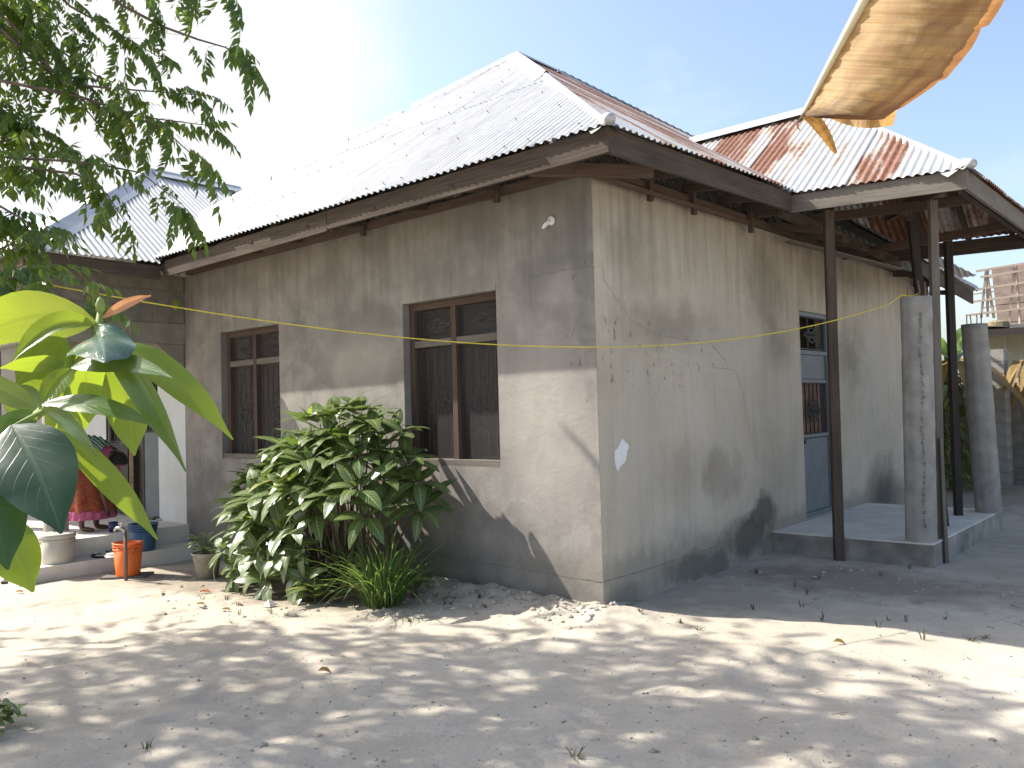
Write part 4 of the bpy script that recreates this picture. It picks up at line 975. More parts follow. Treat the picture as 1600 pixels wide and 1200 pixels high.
for a in [
    ((160, 497), D0, (236, 462), D0-.02, 17, .3, .10, 'big_young', .3),
    ((150, 503), D0, (-75, 560), D0+.10, 95, .5, .22, 'big', .15),
    ((146, 508), D0, (18, 566), D0-.09, 46, -.75, .34, 'big', .55),
    ((150, 520), D0-.02, (164, 566), D0-.13, 104, .15, .16, 'big_blue', -.25, 0., .1, 14, 8, .5),
    ((105, 530), D0, (25, 604), D0+.05, 62, .3, .12, 'big', .1),
    ((118, 538), D0, (96, 590), D0-.02, 20, .9, .05, 'big_mid', .4),
    ((178, 535), D0, (364, 687), D0-.03, 62, .55, .16, 'big', .12, .2),
    ((165, 540), D0-.03, (291, 737), D0-.10, 58, -.55, .22, 'big_mid', .45, -.3),
    ((112, 574), D0-.05, (268, 590), D0-.10, 46, .8, .14, 'big_mid', .2),
    ((188, 548), D0+.02, (210, 712), D0+.04, 70, .1, .0, 'big', .12),
    ((136, 545), D0+.06, (132, 672), D0+.10, 66, .2, .05, 'big', .1),
    ((66, 632), D0-.10, (243, 668), D0-.12, 42, .75, .16, 'big_mid', .2),
    ((66, 640), D0-.10, (152, 712), D0-.16, 30, -.6, .2, 'big_mid', .35),
    ((18, 664), D0-.18, (96, 834), D0-.26, 128, .05, .10, 'big_dark', .12, 0., .04, 16, 8, .42),
    ((88, 670), D0-.08, (246, 843), D0-.06, 44, -.35, .10, 'big', .3, .2),
    ((-30, 725), D0-.22, (12, 890), D0-.26, 96, .2, .05, 'big_dark', .2),
    ((-12, 800), D0-.12, (52, 925), D0-.15, 76, -.1, .05, 'big', .15, 0., .04, 14, 8, .5),
    ((60, 640), D0, (-60, 600), D0+.02, 50, .6, .18, 'big_mid', .2),
    ((58, 650), D0-.05, (-20, 735), D0-.05, 40, .7, .2, 'big_mid', .2),
    ((62, 640), D0+.04, (14, 655), D0+.1, 62, .2, .3, 'big', .1),
    ((110, 580), D0+.05, (20, 650), D0+.12, 60, .1, .1, 'big', .1),
    ((70, 640), D0+.03, (130, 690), D0+.10, 58, .3, .08, 'big', .1),
    ((110, 575), D0+.03, (0, 575), D0-.05, 44, .9, .15, 'big', .2),
    ((112, 580), D0+.08, (165, 650), D0+.16, 60, .2, .05, 'big', .1),
    ((60, 650), D0, (-40, 690), D0-.12, 44, .9, .15, 'big_dark', .2),
    ((112, 576), D0-.03, (62, 640), D0-.10, 40, -.4, .12, 'big', .3),
]: big_leaf(*a)
def ppx(p, d): return dep(*p, d)-PLB
for k, pl_ in enumerate(([((157, 484), D0), ((153, 510), D0), ((146, 540), D0), ((112, 578), D0), ((66, 642), D0-.03), ((0, 694), D0-.04), ((-90, 760), D0), ((-150, 900), D0+.05)], [((66, 642), D0-.03), ((20, 668), D0-.17)], [((-30, 712), D0-.04), ((-32, 727), D0-.2)])):
    P = [ppx(p, d) for p, d in pl_]; n_ = len(P)
    if k == 0: P += [A(0, 0, .35), A(0, 0, -.03)]; n_ += 2
    MB().tube(P, list(np.linspace(.0035, .007 if k else .011, n_)) if k == 0 else .003, 8).build('stem', M['gstem'], plant, True)
MB().lathe([(0, 0), (.006, .004), (.007, .012), (.004, .02), (0, .024)], ppx((157, 490), D0), 8).build('bud', M['gstem'], plant, True)

# ---------------------------------------------------------------- dry banana leaf hanging into view from a plant beside the camera
def m_banana():
    n = NT('dry_banana_leaf'); U = n.coord('UV'); s = n.sep(U)
    st = n.noise(n.map(U, (.5, 75, 1)), 1.3, 4, .65); bl = n.noise(n.map(U, (3, 3, 1)), 1.6, 5, .6, .5)
    c = n.mix(n.ramp(bl, [(.36, 0.), (.62, 1.)]), (.66, .49, .25), (.46, .31, .16))
    c = n.mix(n.math('MULTIPLY', n.ramp(st, [(.45, 0.), (.62, 1.)]), .5), c, (.40, .22, .07))
    ed = n.ramp(n.math('ADD', s[0], n.math('MULTIPLY', n.math('SUBTRACT', bl, .5), .6)), [(.55, 0.), (.95, 1.)])
    c = n.mix(n.math('MULTIPLY', ed, .75), c, (.17, .085, .045))
    tipm = n.ramp(n.math('ADD', s[1], n.math('MULTIPLY', n.math('SUBTRACT', bl, .5), .35)), [(.78, 0.), (1., 1.)])
    c = n.mix(n.math('MULTIPLY', tipm, .85), c, (.10, .05, .035))
    b = n.n('ShaderNodeBsdfPrincipled'); n.set(b.inputs['Base Color'], c); b.inputs['Roughness'].default_value = .6; n.set(b.inputs['Normal'], n.bump(st, .5, .008))
    t = n.n('ShaderNodeBsdfTranslucent'); n.set(t.inputs[0], n.mix(.6, c, n.mix(1., c, (1., .62, .12), 'MULTIPLY'))); m = n.n('ShaderNodeMixShader'); m.inputs[0].default_value = .55
    n.t.links.new(b.outputs[0], m.inputs[1]); n.t.links.new(t.outputs[0], m.inputs[2]); n.t.links.new(m.outputs[0], n.out.inputs[0]); return n.m
M['banana_dry'] = m_banana()
M['banana_green'] = m_leaf('banana_leaf', (.06, .13, .03), (.10, .19, .04), (.2, .28, .08), .5, (.4, .58, .1), .35, 34, .2)
M['pseudo'] = m_plain('banana_stem', (.20, .21, .09), .6, .3, 6)
NB = A(4.75, -3.55, 0); NB[2] = float(ground(NB[0], NB[1]))
nb = thing('banana_plant', 'banana plant with a dry yellow brown leaf hanging in front of the porch roof', 'banana plant', NB)
def qd(P, d0=1.62): return dep(P[0], P[1], d0)
mid_px = [(1445, -180), (1410, -115), (1380, -58), (1350, 0), (1318, 60), (1286, 120), (1262, 165), (1254, 180)]
edg_px = [(1760, -240), (1690, -150), (1635, -75), (1572, 2), (1525, 72), (1468, 132), (1385, 186), (1275, 184)]
nr, nc = 96, 24; V = []; U = []; tear = 0.; rb_ = random.Random(8)
for i in range(nr+1):
    s_ = i/nr*(len(mid_px)-1); a = min(int(s_), len(mid_px)-2); f = s_-a
    m0 = A(*mid_px[a])*(1-f)+A(*mid_px[a+1])*f; e0 = A(*edg_px[a])*(1-f)+A(*edg_px[a+1])*f
    tear = rb_.random()*.05 if rb_.random() < .14 else tear*.8; e0 = m0+(e0-m0)*(1-tear)
    for j in range(nc+1):
        u = j/nc; p = m0*(1-u)+e0*u; p = p+A(math.sin(i*.21)*3*u*u, math.sin(i*.16)*2*u*u)
        d_ = 1.62-.13*math.sin(u*2.4)+.05*u+.004*math.sin(i*.4+u*3)*u+.0016*(i % 2)+.0025*math.sin(i*1.1)
        V.append(dep(*p, d_)-NB); U.append((u, i/nr))
k = nc+1
obj('dry_leaf_blade', V, [(i*k+j, i*k+j+1, (i+1)*k+j+1, (i+1)*k+j) for i in range(nr) for j in range(nc)], M['banana_dry'], nb, U, True)
V = []; U = []
for i in range(13):                                                    # other half of the blade, folded behind
    s_ = i/12; top = A(1288, 182)*(1-s_)+A(1408, 150)*s_; bot = A(1292, 183)*(1-s_)+A(1395, 196)*s_+A(0, 10*math.sin(s_*math.pi))
    for j in range(5): u = j/4; V.append(dep(*(top*(1-u)+bot*u), 1.70+.02*math.sin(s_*7))-NB); U.append((u*.4, .3+.3*s_))
obj('dry_leaf_fold', V, [(i*5+j, i*5+j+1, (i+1)*5+j+1, (i+1)*5+j) for i in range(12) for j in range(4)], M['banana_dry'], nb, U, True)
V = []; U = []
for i in range(11):                                                    # torn strip at the tip
    s_ = i/10; c = A(1262, 178)*(1-s_)**2+2*A(1285, 196)*s_*(1-s_)+A(1306, 240)*s_*s_; w = 12*(1-s_**3*.75); d2 = A(.75, -.5)
    for j in range(4): u = j/3-.5; V.append(dep(*(c+d2*w*u*2), 1.60+.02*math.cos(u*5))-NB); U.append((.2+.2*u, .2+.1*s_))
obj('torn_strip', V, [(i*4+j, i*4+j+1, (i+1)*4+j+1, (i+1)*4+j) for i in range(10) for j in range(3)], M['banana_dry'], nb, U, True)
MB().tube([dep(*p, 1.6)-NB for p in ((1256, 178), (1251, 188), (1245, 192), (1247, 200), (1250, 203))], [.004, .003, .002, .0015, .001], 6).build('curled_tip', M['bark'], nb, True)
M['rib'] = m_plain('banana_midrib', (.60, .52, .34), .5, .1, 12)
rib = [dep(*p, 1.612)-NB for p in mid_px[::-1]]+[A(-1.0, .15, 2.95), A(-.55, .1, 3.05), A(-.18, .04, 2.75), A(-.05, 0, 2.2)]
MB().tube(rib, list(np.linspace(.003, .022, len(rib))), 8).build('midrib', M['rib'], nb, True)
MB().tube([(0, 0, -.05), (.02, .0, .8), (.0, .02, 1.6), (-.02, 0, 2.3)], [.12, .105, .085, .05], 14).build('pseudostem', M['pseudo'], nb, True)
gl = leaf_mesh('leaf', 1, .30, M['banana_green'], 16, 6, .45, .1, .5, .1, .3, 77)
for k in range(5):
    a = -1.9+k*.62; link('leaf', gl, nb, None, basis(A(math.cos(a), math.sin(a), .9), A(0, 0, 1), A(0, 0, 2.2), 1.5))

# ---------------------------------------------------------------- shade tree: trunk off to the left, branches reaching over
M['tree_leaf'] = m_leaf('tree_leaf', (.035, .075, .018), (.06, .115, .025), None, .38, (.26, .40, .03), .38, 5, .1)
tree = thing('shade_tree', 'leafy tree with drooping feathery leaves overhanging from the left of the yard', 'tree', TRK+A(0, 0, float(ground(*TRK[:2]))))
T0 = A(*tree.location)
def pinnate(seed, npair=6, ll=.115, droop=.5):
    r = random.Random(seed); V = []; F_ = []; U = []; Ln = npair*.038+.05
    def add(v, f, u): b = len(V); V.extend(v); F_.extend(tuple(i+b for i in q) for q in f); U.extend(u)
    prev = None
    for i in range(npair+1):
        t = i/npair; p = A(0, Ln*t*(1-.12*droop*t), -droop*Ln*.55*t*t)
        if prev is not None: add([prev+A(-.0012, 0, 0), prev+A(.0012, 0, 0), p+A(.001, 0, 0), p+A(-.001, 0, 0)], [(0, 1, 2, 3)], [(0, 0)]*4)
        prev = p
        for sd in ((-1, 1) if i < npair else (0,)):
            if i == 0: continue
            if sd and r.random() < .04: continue
            L_ = ll*(.7+.4*r.random())*(1-.25*abs(t-.55)); dz = -.9-.8*r.random()
            d = nrm(A(sd*(.55+.3*r.random()), .35+.25*r.random(), dz)) if sd else nrm(A(0, 1, -.9))
            n0 = nrm(np.cross(d, nrm(A(sd*.1+.02, 1, .2)))) if sd else A(1, 0, 0); w = L_*.23
            s_ = nrm(np.cross(d, A(r.gauss(0, .25), r.gauss(0, .25), 1)))
            b0 = p; m1 = p+d*L_*.42; t1 = p+d*L_+A(0, 0, -.1*L_)
            add([b0, m1+s_*w+A(0, 0, .004), t1, m1-s_*w+A(0, 0, .004), m1-A(0, 0, .004)], [(0, 1, 4), (1, 2, 4), (2, 3, 4), (3, 0, 4)], [(0, 0), (.5, .4), (0, 1), (-.5, .4), (0, .4)])
    return V, F_, U
PM = [pinnate(s_, npair=q, droop=dr) for s_, q, dr in ((1, 5, .5), (2, 6, .8), (3, 7, .6), (4, 4, .9), (5, 9, .7))]
PMesh = [mkmesh('leaf_spray', v, f, M['tree_leaf'], u) for v, f, u in PM]
PMa = [(np.array(v), f, u) for v, f, u in PM]
crown = MB(); nspray = 0; rt = random.Random(11)
def put_leaf(p, d, sc, part):
    global nspray
    zh = nrm(A(rt.gauss(0, .3), rt.gauss(0, .3), 1)); k = rt.randrange(5); M4 = basis(d, zh, p-T0, sc)
    if part and nspray < 298: link('leaf_spray', PMesh[k], tree, None, M4); nspray += 1
    else:
        m = np.array(M4); v, f, u = PMa[k]; crown.add(v@m[:3, :3].T+m[:3, 3], f, u)
limbs = []
def limb(pts, r0, r1, name='branch'):
    P = [p-T0 for p in pts]; MB().tube(P, list(np.linspace(r0, r1, len(P))), 8 if r0 > .02 else 5).build(name, M['bark'], tree, True)
TOP = T0+A(-.25, .25, 2.3)
limb([T0+A(0, 0, -.1), T0+A(.03, 0, .8), T0+A(-.1, .1, 1.6), TOP], .17, .12, 'trunk')
LB = [[TOP, A(-3.0, -4.9, 3.6), A(-3.7, -4.2, 4.6), A(-4.4, -3.5, 5.3)], [TOP, A(-2.6, -5.2, 3.7), A(-3.2, -4.2, 5.1), A(-3.3, -3.2, 5.7)], [TOP, A(-3.3, -5.6, 3.5), A(-4.6, -5.6, 4.7), A(-5.7, -5.4, 5.3), A(-7.2, -5.0, 5.4)], [A(-4.6, -5.6, 4.7), A(-5.8, -4.7, 5.3), A(-6.9, -4.2, 5.5)],
      [TOP, A(-2.2, -5.7, 3.9), A(-1.6, -5.6, 5.2), A(-1.4, -5.2, 6.0)], [TOP, A(-2.9, -6.2, 3.8), A(-3.4, -7, 5), A(-3.8, -7.6, 5.6)]]
for l_ in LB: limb(l_, .09, .03)
# branches seen in the photograph (pixel path, depth at start and end)
vis = [([(-60, 5), (40, 75), (100, 128), (150, 190), (186, 216)], 5.6, 5.2, 22), ([(-60, -20), (60, 55), (150, 118), (205, 140)], 5.8, 5.4, 22), ([(120, -60), (190, 8), (255, 42), (310, 62), (352, 74), (388, 92)], 5.2, 4.7, 11),
       ([(20, 40), (100, 130), (170, 138), (240, 143), (330, 150)], 5.5, 5.0, 18), ([(60, 100), (140, 165), (230, 184), (325, 196)], 5.5, 5.0, 18), ([(120, 150), (190, 172), (260, 205), (318, 258)], 5.3, 4.9, 17),
       ([(-60, 235), (20, 218), (80, 208), (130, 245)], 5.4, 5.1, 20), ([(-80, 240), (0, 246), (80, 250), (150, 256), (220, 270), (284, 318)], 5.0, 4.6, 24), ([(-60, 262), (40, 262), (120, 272), (165, 300), (194, 345)], 4.9, 4.6, 20),
       ([(-60, 300), (0, 322), (40, 345), (74, 392)], 4.8, 4.5, 17), ([(-80, 425), (0, 436), (70, 430), (120, 445), (160, 478)], 4.3, 4.1, 22), ([(-70, 380), (0, 390), (50, 365)], 4.6, 4.4, 12),
       ([(-60, 60), (20, 120), (40, 190)], 5.5, 5.3, 16), ([(-60, 120), (0, 170), (25, 190)], 5.4, 5.3, 14), ([(40, -60), (110, 10), (190, 55), (250, 90)], 5.5, 5.1, 20), ([(-20, -60), (60, 10), (130, 60)], 5.6, 5.4, 22),
       ([(150, -80), (205, -20), (235, 0), (246, 18)], 5.2, 5.0, 9), ([(250, -80), (290, -30), (300, -5)], 4.9, 4.8, 5), ([(-40, -20), (30, 30), (80, 60)], 5.7, 5.6, 22), ([(330, -70), (352, -20), (365, -4)], 4.8, 4.7, 4), ([(-80, 330), (-10, 345), (30, 330)], 4.8, 4.7, 12), ([(-60, 455), (0, 468), (40, 480)], 4.3, 4.2, 9)]
for path, d0, d1, nl in vis:
    n_ = len(path); P = [dep(*p, d0+(d1-d0)*i/(n_-1)) for i, p in enumerate(path)]
    cum = np.cumsum([0]+[np.linalg.norm(P[i+1]-P[i]) for i in range(n_-1)]); tot = cum[-1]
    root = min((q for l_ in LB for q in l_[1:]), key=lambda q: np.linalg.norm(q-P[0]))
    limb([root, (root+P[0])/2+A(0, 0, .12)]+P, .016, .0022)
    for k in range(int(nl*1.35)):
        s_ = tot*(.12+.9*rt.random()); s_ = min(s_, tot); i = min(max(np.searchsorted(cum, s_)-1, 0), n_-2); f = (s_-cum[i])/(cum[i+1]-cum[i]); p = P[i]*(1-f)+P[i+1]*f; tg = nrm(P[i+1]-P[i])
        off = A(rt.gauss(0, 1), rt.gauss(0, 1), rt.gauss(0, .7)); d = nrm(tg*.9+off*.55+A(0, 0, -.12)); sc = .52+.32*rt.random()
        p2 = p+off*.05*min(1., (tot-s_)/tot*2.2+.25)
        crown.tube([p-T0, p2-T0], .0013, 3, False)
        put_leaf(p2, d, sc, True)
    put_leaf(P[-1], nrm(P[-1]-P[-2])+A(0, 0, -.15), .8, True)
# upper crown outside the picture, which throws the dappled shade
cnt = 0
cl = []
while len(cl) < 205:
    x = rt.uniform(-8.3, -1.9); y = rt.uniform(-7.4, -2.2)
    if y < float(np.interp(x, [-8.3, -7, -4.6, -3, -1.9], [-4.6, -3.9, -2.4, -2.3, -2.8])) and float(vnoise(x, y, 1.1, 77)) > -.22: cl.append(A(x, y, rt.gauss(5.5, .5)))
for q in cl:
    for k in range(13):
        p = q+A(rt.gauss(0, .34), rt.gauss(0, .34), rt.gauss(0, .25)); x_, y_, z_ = pj(p)
        if z_ > .3 and -20 < x_ < 1640 and -60 < y_ < 1300 and not (x_ < 90 and y_ < 60): continue
        put_leaf(p, A(rt.gauss(0, 1), rt.gauss(0, 1), rt.gauss(-.2, .3)), 0.8+.35*rt.random(), False)
    b = min((w for l_ in LB for w in l_[1:]), key=lambda w: np.linalg.norm(w-q)); x_, y_, z_ = pj(q)
    if not (z_ > .3 and 0 < x_ < 1600 and -60 < y_ < 1200): crown.tube([b-T0, (b+q)/2-T0+A(0, 0, .1), q-T0], [.014, .009, .004], 4, False)
crown.build('crown', M['tree_leaf'], tree, False, 'stuff')

# ---------------------------------------------------------------- vine shoot dangling in the inner corner
vp = front(303, 436)
vine = thing('vine_shoot', 'thin dry vine shoot with one pale leaf dangling under the inner eave corner', 'vine', vp)
MB().tube([(.02, -.2, .06), (.0, -.2, -.05), (-.04, -.2, -.16), (-.05, -.2, -.28)], .004, 5).build('stem', M['bark'], vine)
lm_ = leaf_mesh('leaf', .14, .10, M['shrub_young'], 6, 4, .3, .1, .4, 0, .1, 3); link('leaf', lm_, vine, None, basis(A(.1, -.3, -1), A(.6, -.8, .2), A(-.05, -.2, -.26)))
link('leaf', leaf_mesh('leaf', .09, .05, M['dry'], 6, 2, .3, .1, .4, 0, .1, 4), vine, None, basis(A(.5, -.2, .6), A(.2, -.8, .5), A(0, -.2, -.05)))

# ---------------------------------------------------------------- beyond the house: block wall, shed, roof frame, banana, palm
BW = 10.9
wallb = thing('boundary_wall', 'unplastered grey cement block boundary wall behind the side porch', 'wall', (2.5, BW, 0))
blk = mkmesh('block', *(lambda m: (m.V, m.F))(MB().box((-.195, -.075, 0), (.195, .075, .19))), M['block'])
for r in range(10):
    for k in range(12):
        x = -.6+.4*k+(.2 if r % 2 else 0)
        if r == 9 and k < 6: continue
        o = link('block', blk, wallb); o.location = (x-2.5, .006*(random.random()-.5), -.1+.2*r); o.rotation_euler = (0, 0, .02*(random.random()-.5))
MB().box((-3.3, -.06, -.3), (2.6, .06, 1.66)).build('mortar_core', M['concrete_dark'], wallb)
pr = thing('block_pier', 'square grey cement block pier standing at the boundary wall', 'pier', (.48, 10.55, 0))
pbk = mkmesh('block', *(lambda m: (m.V, m.F))(MB().box((-.18, -.18, 0), (.18, .18, .192))), M['pier'])
for r in range(12):
    o = link('block', pbk, pr); o.location = (.008*(random.random()-.5), .008*(random.random()-.5), -.15+.2*r); o.rotation_euler = (0, 0, .03*(random.random()-.5))
MB().box((-.17, -.17, -.2), (.17, .17, 2.2)).build('mortar_core', M['concrete_dark'], pr)
# shed
M['cream_sheet'] = m_plain('cream_sheet', (.46, .43, .33), .7, .15, 4); M['tar'] = m_plain('tarred_roof', (.05, .047, .045), .9, .3, 6)
SHY = 13.2; a0 = at(1540, 505, 'y', SHY); a1 = at(1640, 525, 'y', SHY)
shed = thing('shed', 'low shed with cream sheet metal wall and sagging dark roof behind the block wall', 'shed', (a0[0]+1.5, SHY, 0))
SO = A(*shed.location)
x = a0[0]-.1; k = 0
while x < a0[0]+3.4:
    MB().box((x-SO[0], 0-.012*(k % 2), 0), (x+.21-SO[0], .02-.012*(k % 2), 2.74)).build('wall_sheet', M['cream_sheet'], shed); x += .213; k += 1
V = []; U = []
for i in range(17):
    for j in range(5):
        xx = a0[0]-.35+4*i/16; V.append((xx-SO[0], -.55+.8*j, 2.66+.06*j+.05*math.sin(i*.8)-.05*i/16+.02*random.random())); U.append((i, j))
MBs = MB().add(V, [(i*5+j, i*5+j+1, (i+1)*5+j+1, (i+1)*5+j) for i in range(16) for j in range(4)], U)
MBs.add([A(*v)+A(0, 0, .07) for v in V], [(i*5+j, (i+1)*5+j, (i+1)*5+j+1, i*5+j+1) for i in range(16) for j in range(4)], U)
rfs = MBs.build('roof_cover', M['tar'], shed, True)
MB().beam((a0[0]-.35-SO[0], -.57, 2.68), (a0[0]+3.6-SO[0], -.57, 2.62), .05, .12).build('eave_beam', M['wood_dark'], shed)
bp = at(1559, 497, 'y', SHY-.1)
M['straw'] = m_plain('straw', (.22, .19, .12), .95, .4, 25, .1, 0, .8)
tag(MB().lathe([(0, 0), (.19, .0), (.2, .05), (.19, .13), (.12, .165), (0, .17)], (bp[0], bp[1], 2.76), 12, 1, .7).build('straw_bundle', M['straw'], None), 'bundle of old straw lying on the dark shed roof', 'straw bundle')
# roof frame under construction with an old brown roof behind
FY = 19.
fr = thing('roof_frame', 'bare timber roof frame with horizontal battens rising behind the shed', 'roof frame', at(1600, 500, 'y', FY)*A(1, 1, 0)); FO = A(*fr.location)
M['batten'] = m_wood('pale_timber', (.26, .21, .17), (.38, .32, .27), .8)
def fb(p, q, w, y0=FY, y1=None, nm='batten'):
    P, Q = at(*p, 'y', y0)-FO, at(*q, 'y', y1 or y0)-FO; MB().beam(P, Q, w, w).build(nm, M['batten'], fr)
for (p, q) in (((1525, 424), (1660, 402)), ((1532, 433), (1660, 413)), ((1520, 453), (1660, 433)), ((1518, 472), (1660, 452)), ((1510, 493), (1660, 474))): fb(p, q, .05)
for (p, q) in (((1541, 422), (1533, 497)), ((1541, 422), (1553, 497)), ((1543, 422), (1543, 495)), ((1585, 416), (1577, 504)), ((1587, 416), (1594, 506)), ((1632, 408), (1624, 504)), ((1634, 408), (1642, 506))): fb(p, q, .055, FY+.08, FY+.06, 'truss_strut')
for (p, q) in (((1519, 460), (1556, 455)), ((1536, 481), (1560, 478)), ((1546, 434), (1556, 432))): fb(p, q, .035, FY+.6)
M['brown_sheet'] = m_plain('brown_roof_sheet', (.105, .078, .064), .85, .3, 3)
ohy = FY+1.4; oh = thing('old_roof', 'old brown sheet roof standing behind the bare timber frame', 'roof', at(1600, 500, 'y', ohy)*A(1, 1, 0)); OO = A(*oh.location)
for r in range(4):
    for k in range(4):
        f0, f1 = r/4, (r+1)/4
        def pt(u, v):
            l_ = A(1549, 419)*(1-v)+A(1562, 530)*v; r_ = A(1690, 398)*(1-v)+A(1700, 520)*v; q = l_*(1-u)+r_*u; return at(*q, 'y', ohy+2.2*(1-v))-OO
        V = [pt(k/4, f0), pt((k+1)/4-.004, f0), pt((k+1)/4-.004, f1+.02)+A(0, -.03, 0), pt(k/4, f1+.02)+A(0, -.03, 0)]
        V += [v+A(0, .03, 0) for v in V]
        obj('roof_panel', V, [(0, 1, 2, 3), (7, 6, 5, 4), (3, 2, 6, 7), (1, 0, 4, 5)], M['brown_sheet'], oh)
# banana clump between house and wall
fbp = A(-.05, 10.15, 0)
fbn = thing('banana_plant', 'banana plant with green and withered leaves between the house end and block wall', 'banana plant', fbp)
MB().tube([(0, 0, -.1), (.0, .02, 1.1), (-.05, 0, 2.2)], [.13, .11, .07], 12).build('pseudostem', M['pseudo'], fbn, True)
M['banana_brown'] = m_leaf('withered_leaf', (.20, .13, .06), (.36, .24, .09), None, .3, (.6, .4, .1), .8, 30, .2)
gd = leaf_mesh('leaf', 1, .26, M['banana_brown'], 12, 4, 1.4, .1, .5, .15, .5, 78)
for (a, el, ln, mm) in ((3.6, .9, 1.5, gl), (-2.9, .9, 1.3, gl), (-1.3, .35, 1.1, gl), (1.4, 1.2, 1.5, gl), (-2.2, 1.3, 1.2, gl), (-1.7, .2, 1.2, gd), (-.9, .1, 1.3, gd), (-2.6, .1, 1.1, gd), (-.2, .3, 1.2, gd), (3.2, .2, 1.1, gd)):
    link('leaf', mm, fbn, None, basis(A(math.cos(a), math.sin(a), el), A(0, 0, 1), A(0, 0, 2.05), ln))
dk = random.Random(4)
dsh = thing('filler_bush', 'bush added to darken the passage between the house end and block wall', 'bush', (-.02, 9.75, 0))  # foliage added so that the shaded passage reads dark
dl = leaf_mesh('leaf', 1, .35, M['shrub'], 5, 2, .4, .1, .45, 0, .2, 5)
for k in range(230):
    p = A(dk.gauss(0, .17), dk.gauss(0, .25), .1+1.7*dk.random()); link('leaf', dl, dsh, None, basis(A(dk.gauss(0, 1), dk.gauss(-.4, 1), dk.gauss(.1, .6)), A(0, 0, 1), p, .22+.15*dk.random()))
sm = MB()
for k in range(9): sm.tube([(dk.gauss(0, .12), dk.gauss(0, .1), -.05), (dk.gauss(0, .2), dk.gauss(0, .2), 1.), (dk.gauss(0, .25), dk.gauss(0, .25), 1.8)], .012, 5, False)
sm.build('stems', M['bark'], dsh, kind='stuff')
dcl = MB()
dry_hang = thing('withered_fronds', 'bunch of withered brown leaves hanging over the block wall', 'dead leaves', (1.0, 10.78, 0))
for k in range(26):
    link('leaf', gd, dry_hang, None, basis(A(dk.gauss(0, .5), -.6-.3*dk.random(), .1+.5*dk.random()), A(0, 0, 1), A(-.2+.75*dk.random(), -.05, 1.95+.12*dk.random()), .4+.3*dk.random()))
bt = thing('added_shade_tree', 'unseen tree added behind the house to shade the block wall', 'tree', (-2.9, 10.1, 0))  # hidden behind the house, added to throw shade on wall and passage
MB().tube([(0, 0, -.1), (.05, 0, 1.4), (0, .1, 2.6)], [.16, .13, .09], 10).build('trunk', M['bark'], bt, True)
bc = MB(); bm = [np.array([v.co for v in dl.vertices]), [tuple(po.vertices) for po in dl.polygons]]
for k in range(1500):
    p = A(max(-1.6, min(1.5, dk.gauss(0, .8))), dk.gauss(.2, .7), 3.3+max(-1, min(1, dk.gauss(0, .45)))); m = np.array(basis(A(dk.gauss(0, 1), dk.gauss(0, 1), dk.gauss(-.2, .5)), A(0, 0, 1), p, .35+.2*dk.random()))
    bc.add(bm[0]@m[:3, :3].T+m[:3, 3], bm[1])
bc.build('crown', M['tree_leaf'], bt, False, 'stuff')
# palm beyond the wing roof
pmp = A(-13.2, 2.4, 0); palm = thing('palm_tree', 'palm tree with thin fronds showing behind the entrance roof', 'palm tree', pmp)
MB().tube([(0, 0, -.2), (.1, 0, 2.2), (0, .1, 4.4)], [.2, .16, .12], 10).build('trunk', M['bark'], palm, True)
for k in range(13):
    a = k*.49; el = -.1+.9*((k*7) % 5)/5; fm = MB(); P = []
    for i in range(15):
        t = i/14; P.append(A(math.cos(a), math.sin(a), 0)*2.1*t+A(0, 0, 4.4+el*1.6*t-1.5*t*t))
    fm.tube(P, list(np.linspace(.02, .004, 15)), 4)
    for i in range(2, 15):
        tg = nrm(P[i]-P[i-1]); sd = nrm(np.cross(tg, A(0, 0, 1)))
        for q in (-1, 1):
            for o_ in (0, .5):
                b = P[i-1]*(1-o_)+P[i]*o_; e = b+(sd*q*.8+tg*.5+A(0, 0, -.35))*.42*(1-.5*i/15); w = tg*.012; fm.add([b-w, b+w, e], [(0, 1, 2)])
    fm.build('frond', M['tree_leaf'], palm)

# ---------------------------------------------------------------- small things on the ground
rg = random.Random(31)
M['stone'] = m_plain('pebble', (.30, .27, .23), .9, .35, 12)
ico = [(0, 0, 1), (.9, 0, .3), (.28, .85, .3), (-.72, .52, .3), (-.72, -.52, .3), (.28, -.85, .3), (.72, .52, -.4), (-.28, .85, -.4), (-.9, 0, -.4), (-.28, -.85, -.4), (.72, -.52, -.4)]
icf = [(0, 1, 2), (0, 2, 3), (0, 3, 4), (0, 4, 5), (0, 5, 1), (1, 6, 2), (2, 6, 7), (2, 7, 3), (3, 7, 8), (3, 8, 4), (4, 8, 9), (4, 9, 5), (5, 9, 10), (5, 10, 1), (1, 10, 6)]
pb_ = MB(); clod = MB()
def rock(mb, x, y, s_):
    z = float(ground(x, y)); a = rg.random()*6.3; ca, sa = math.cos(a), math.sin(a); k = A(1, .6+.4*rg.random(), .45+.3*rg.random())
    V = []
    for v in ico:
        q = A(*v)*k*s_*(.75+.5*rg.random()); V.append((x+q[0]*ca-q[1]*sa, y+q[0]*sa+q[1]*ca, z+q[2]+.15*s_))
    mb.add(V, icf)
for k in range(900):
    q = ghit(rg.uniform(0, 1600), 940+260*rg.random()); rock(pb_, q[0], q[1], .003+.008*rg.random()**3)
pb_.build('pebbles', M['stone'], None, False, 'stuff')
o = bpy.data.objects['pebbles']; tag(o, 'small scattered pebbles and grit on the sandy yard', 'pebbles')
M['earth'] = m_plain('earth_clod', (.36, .32, .265), .97, .2, 14, .08, 0, .6)
for k in range(420):
    x = rg.uniform(-2.6, .15); y = -.02-abs(rg.gauss(0, .26)); rock(clod, x, y, .008+.028*rg.random()**3)
for k in range(130):
    x = rg.uniform(.1, 2.6); y = rg.uniform(1.2, 2.8); rock(clod, x, y, .008+.02*rg.random()**2)
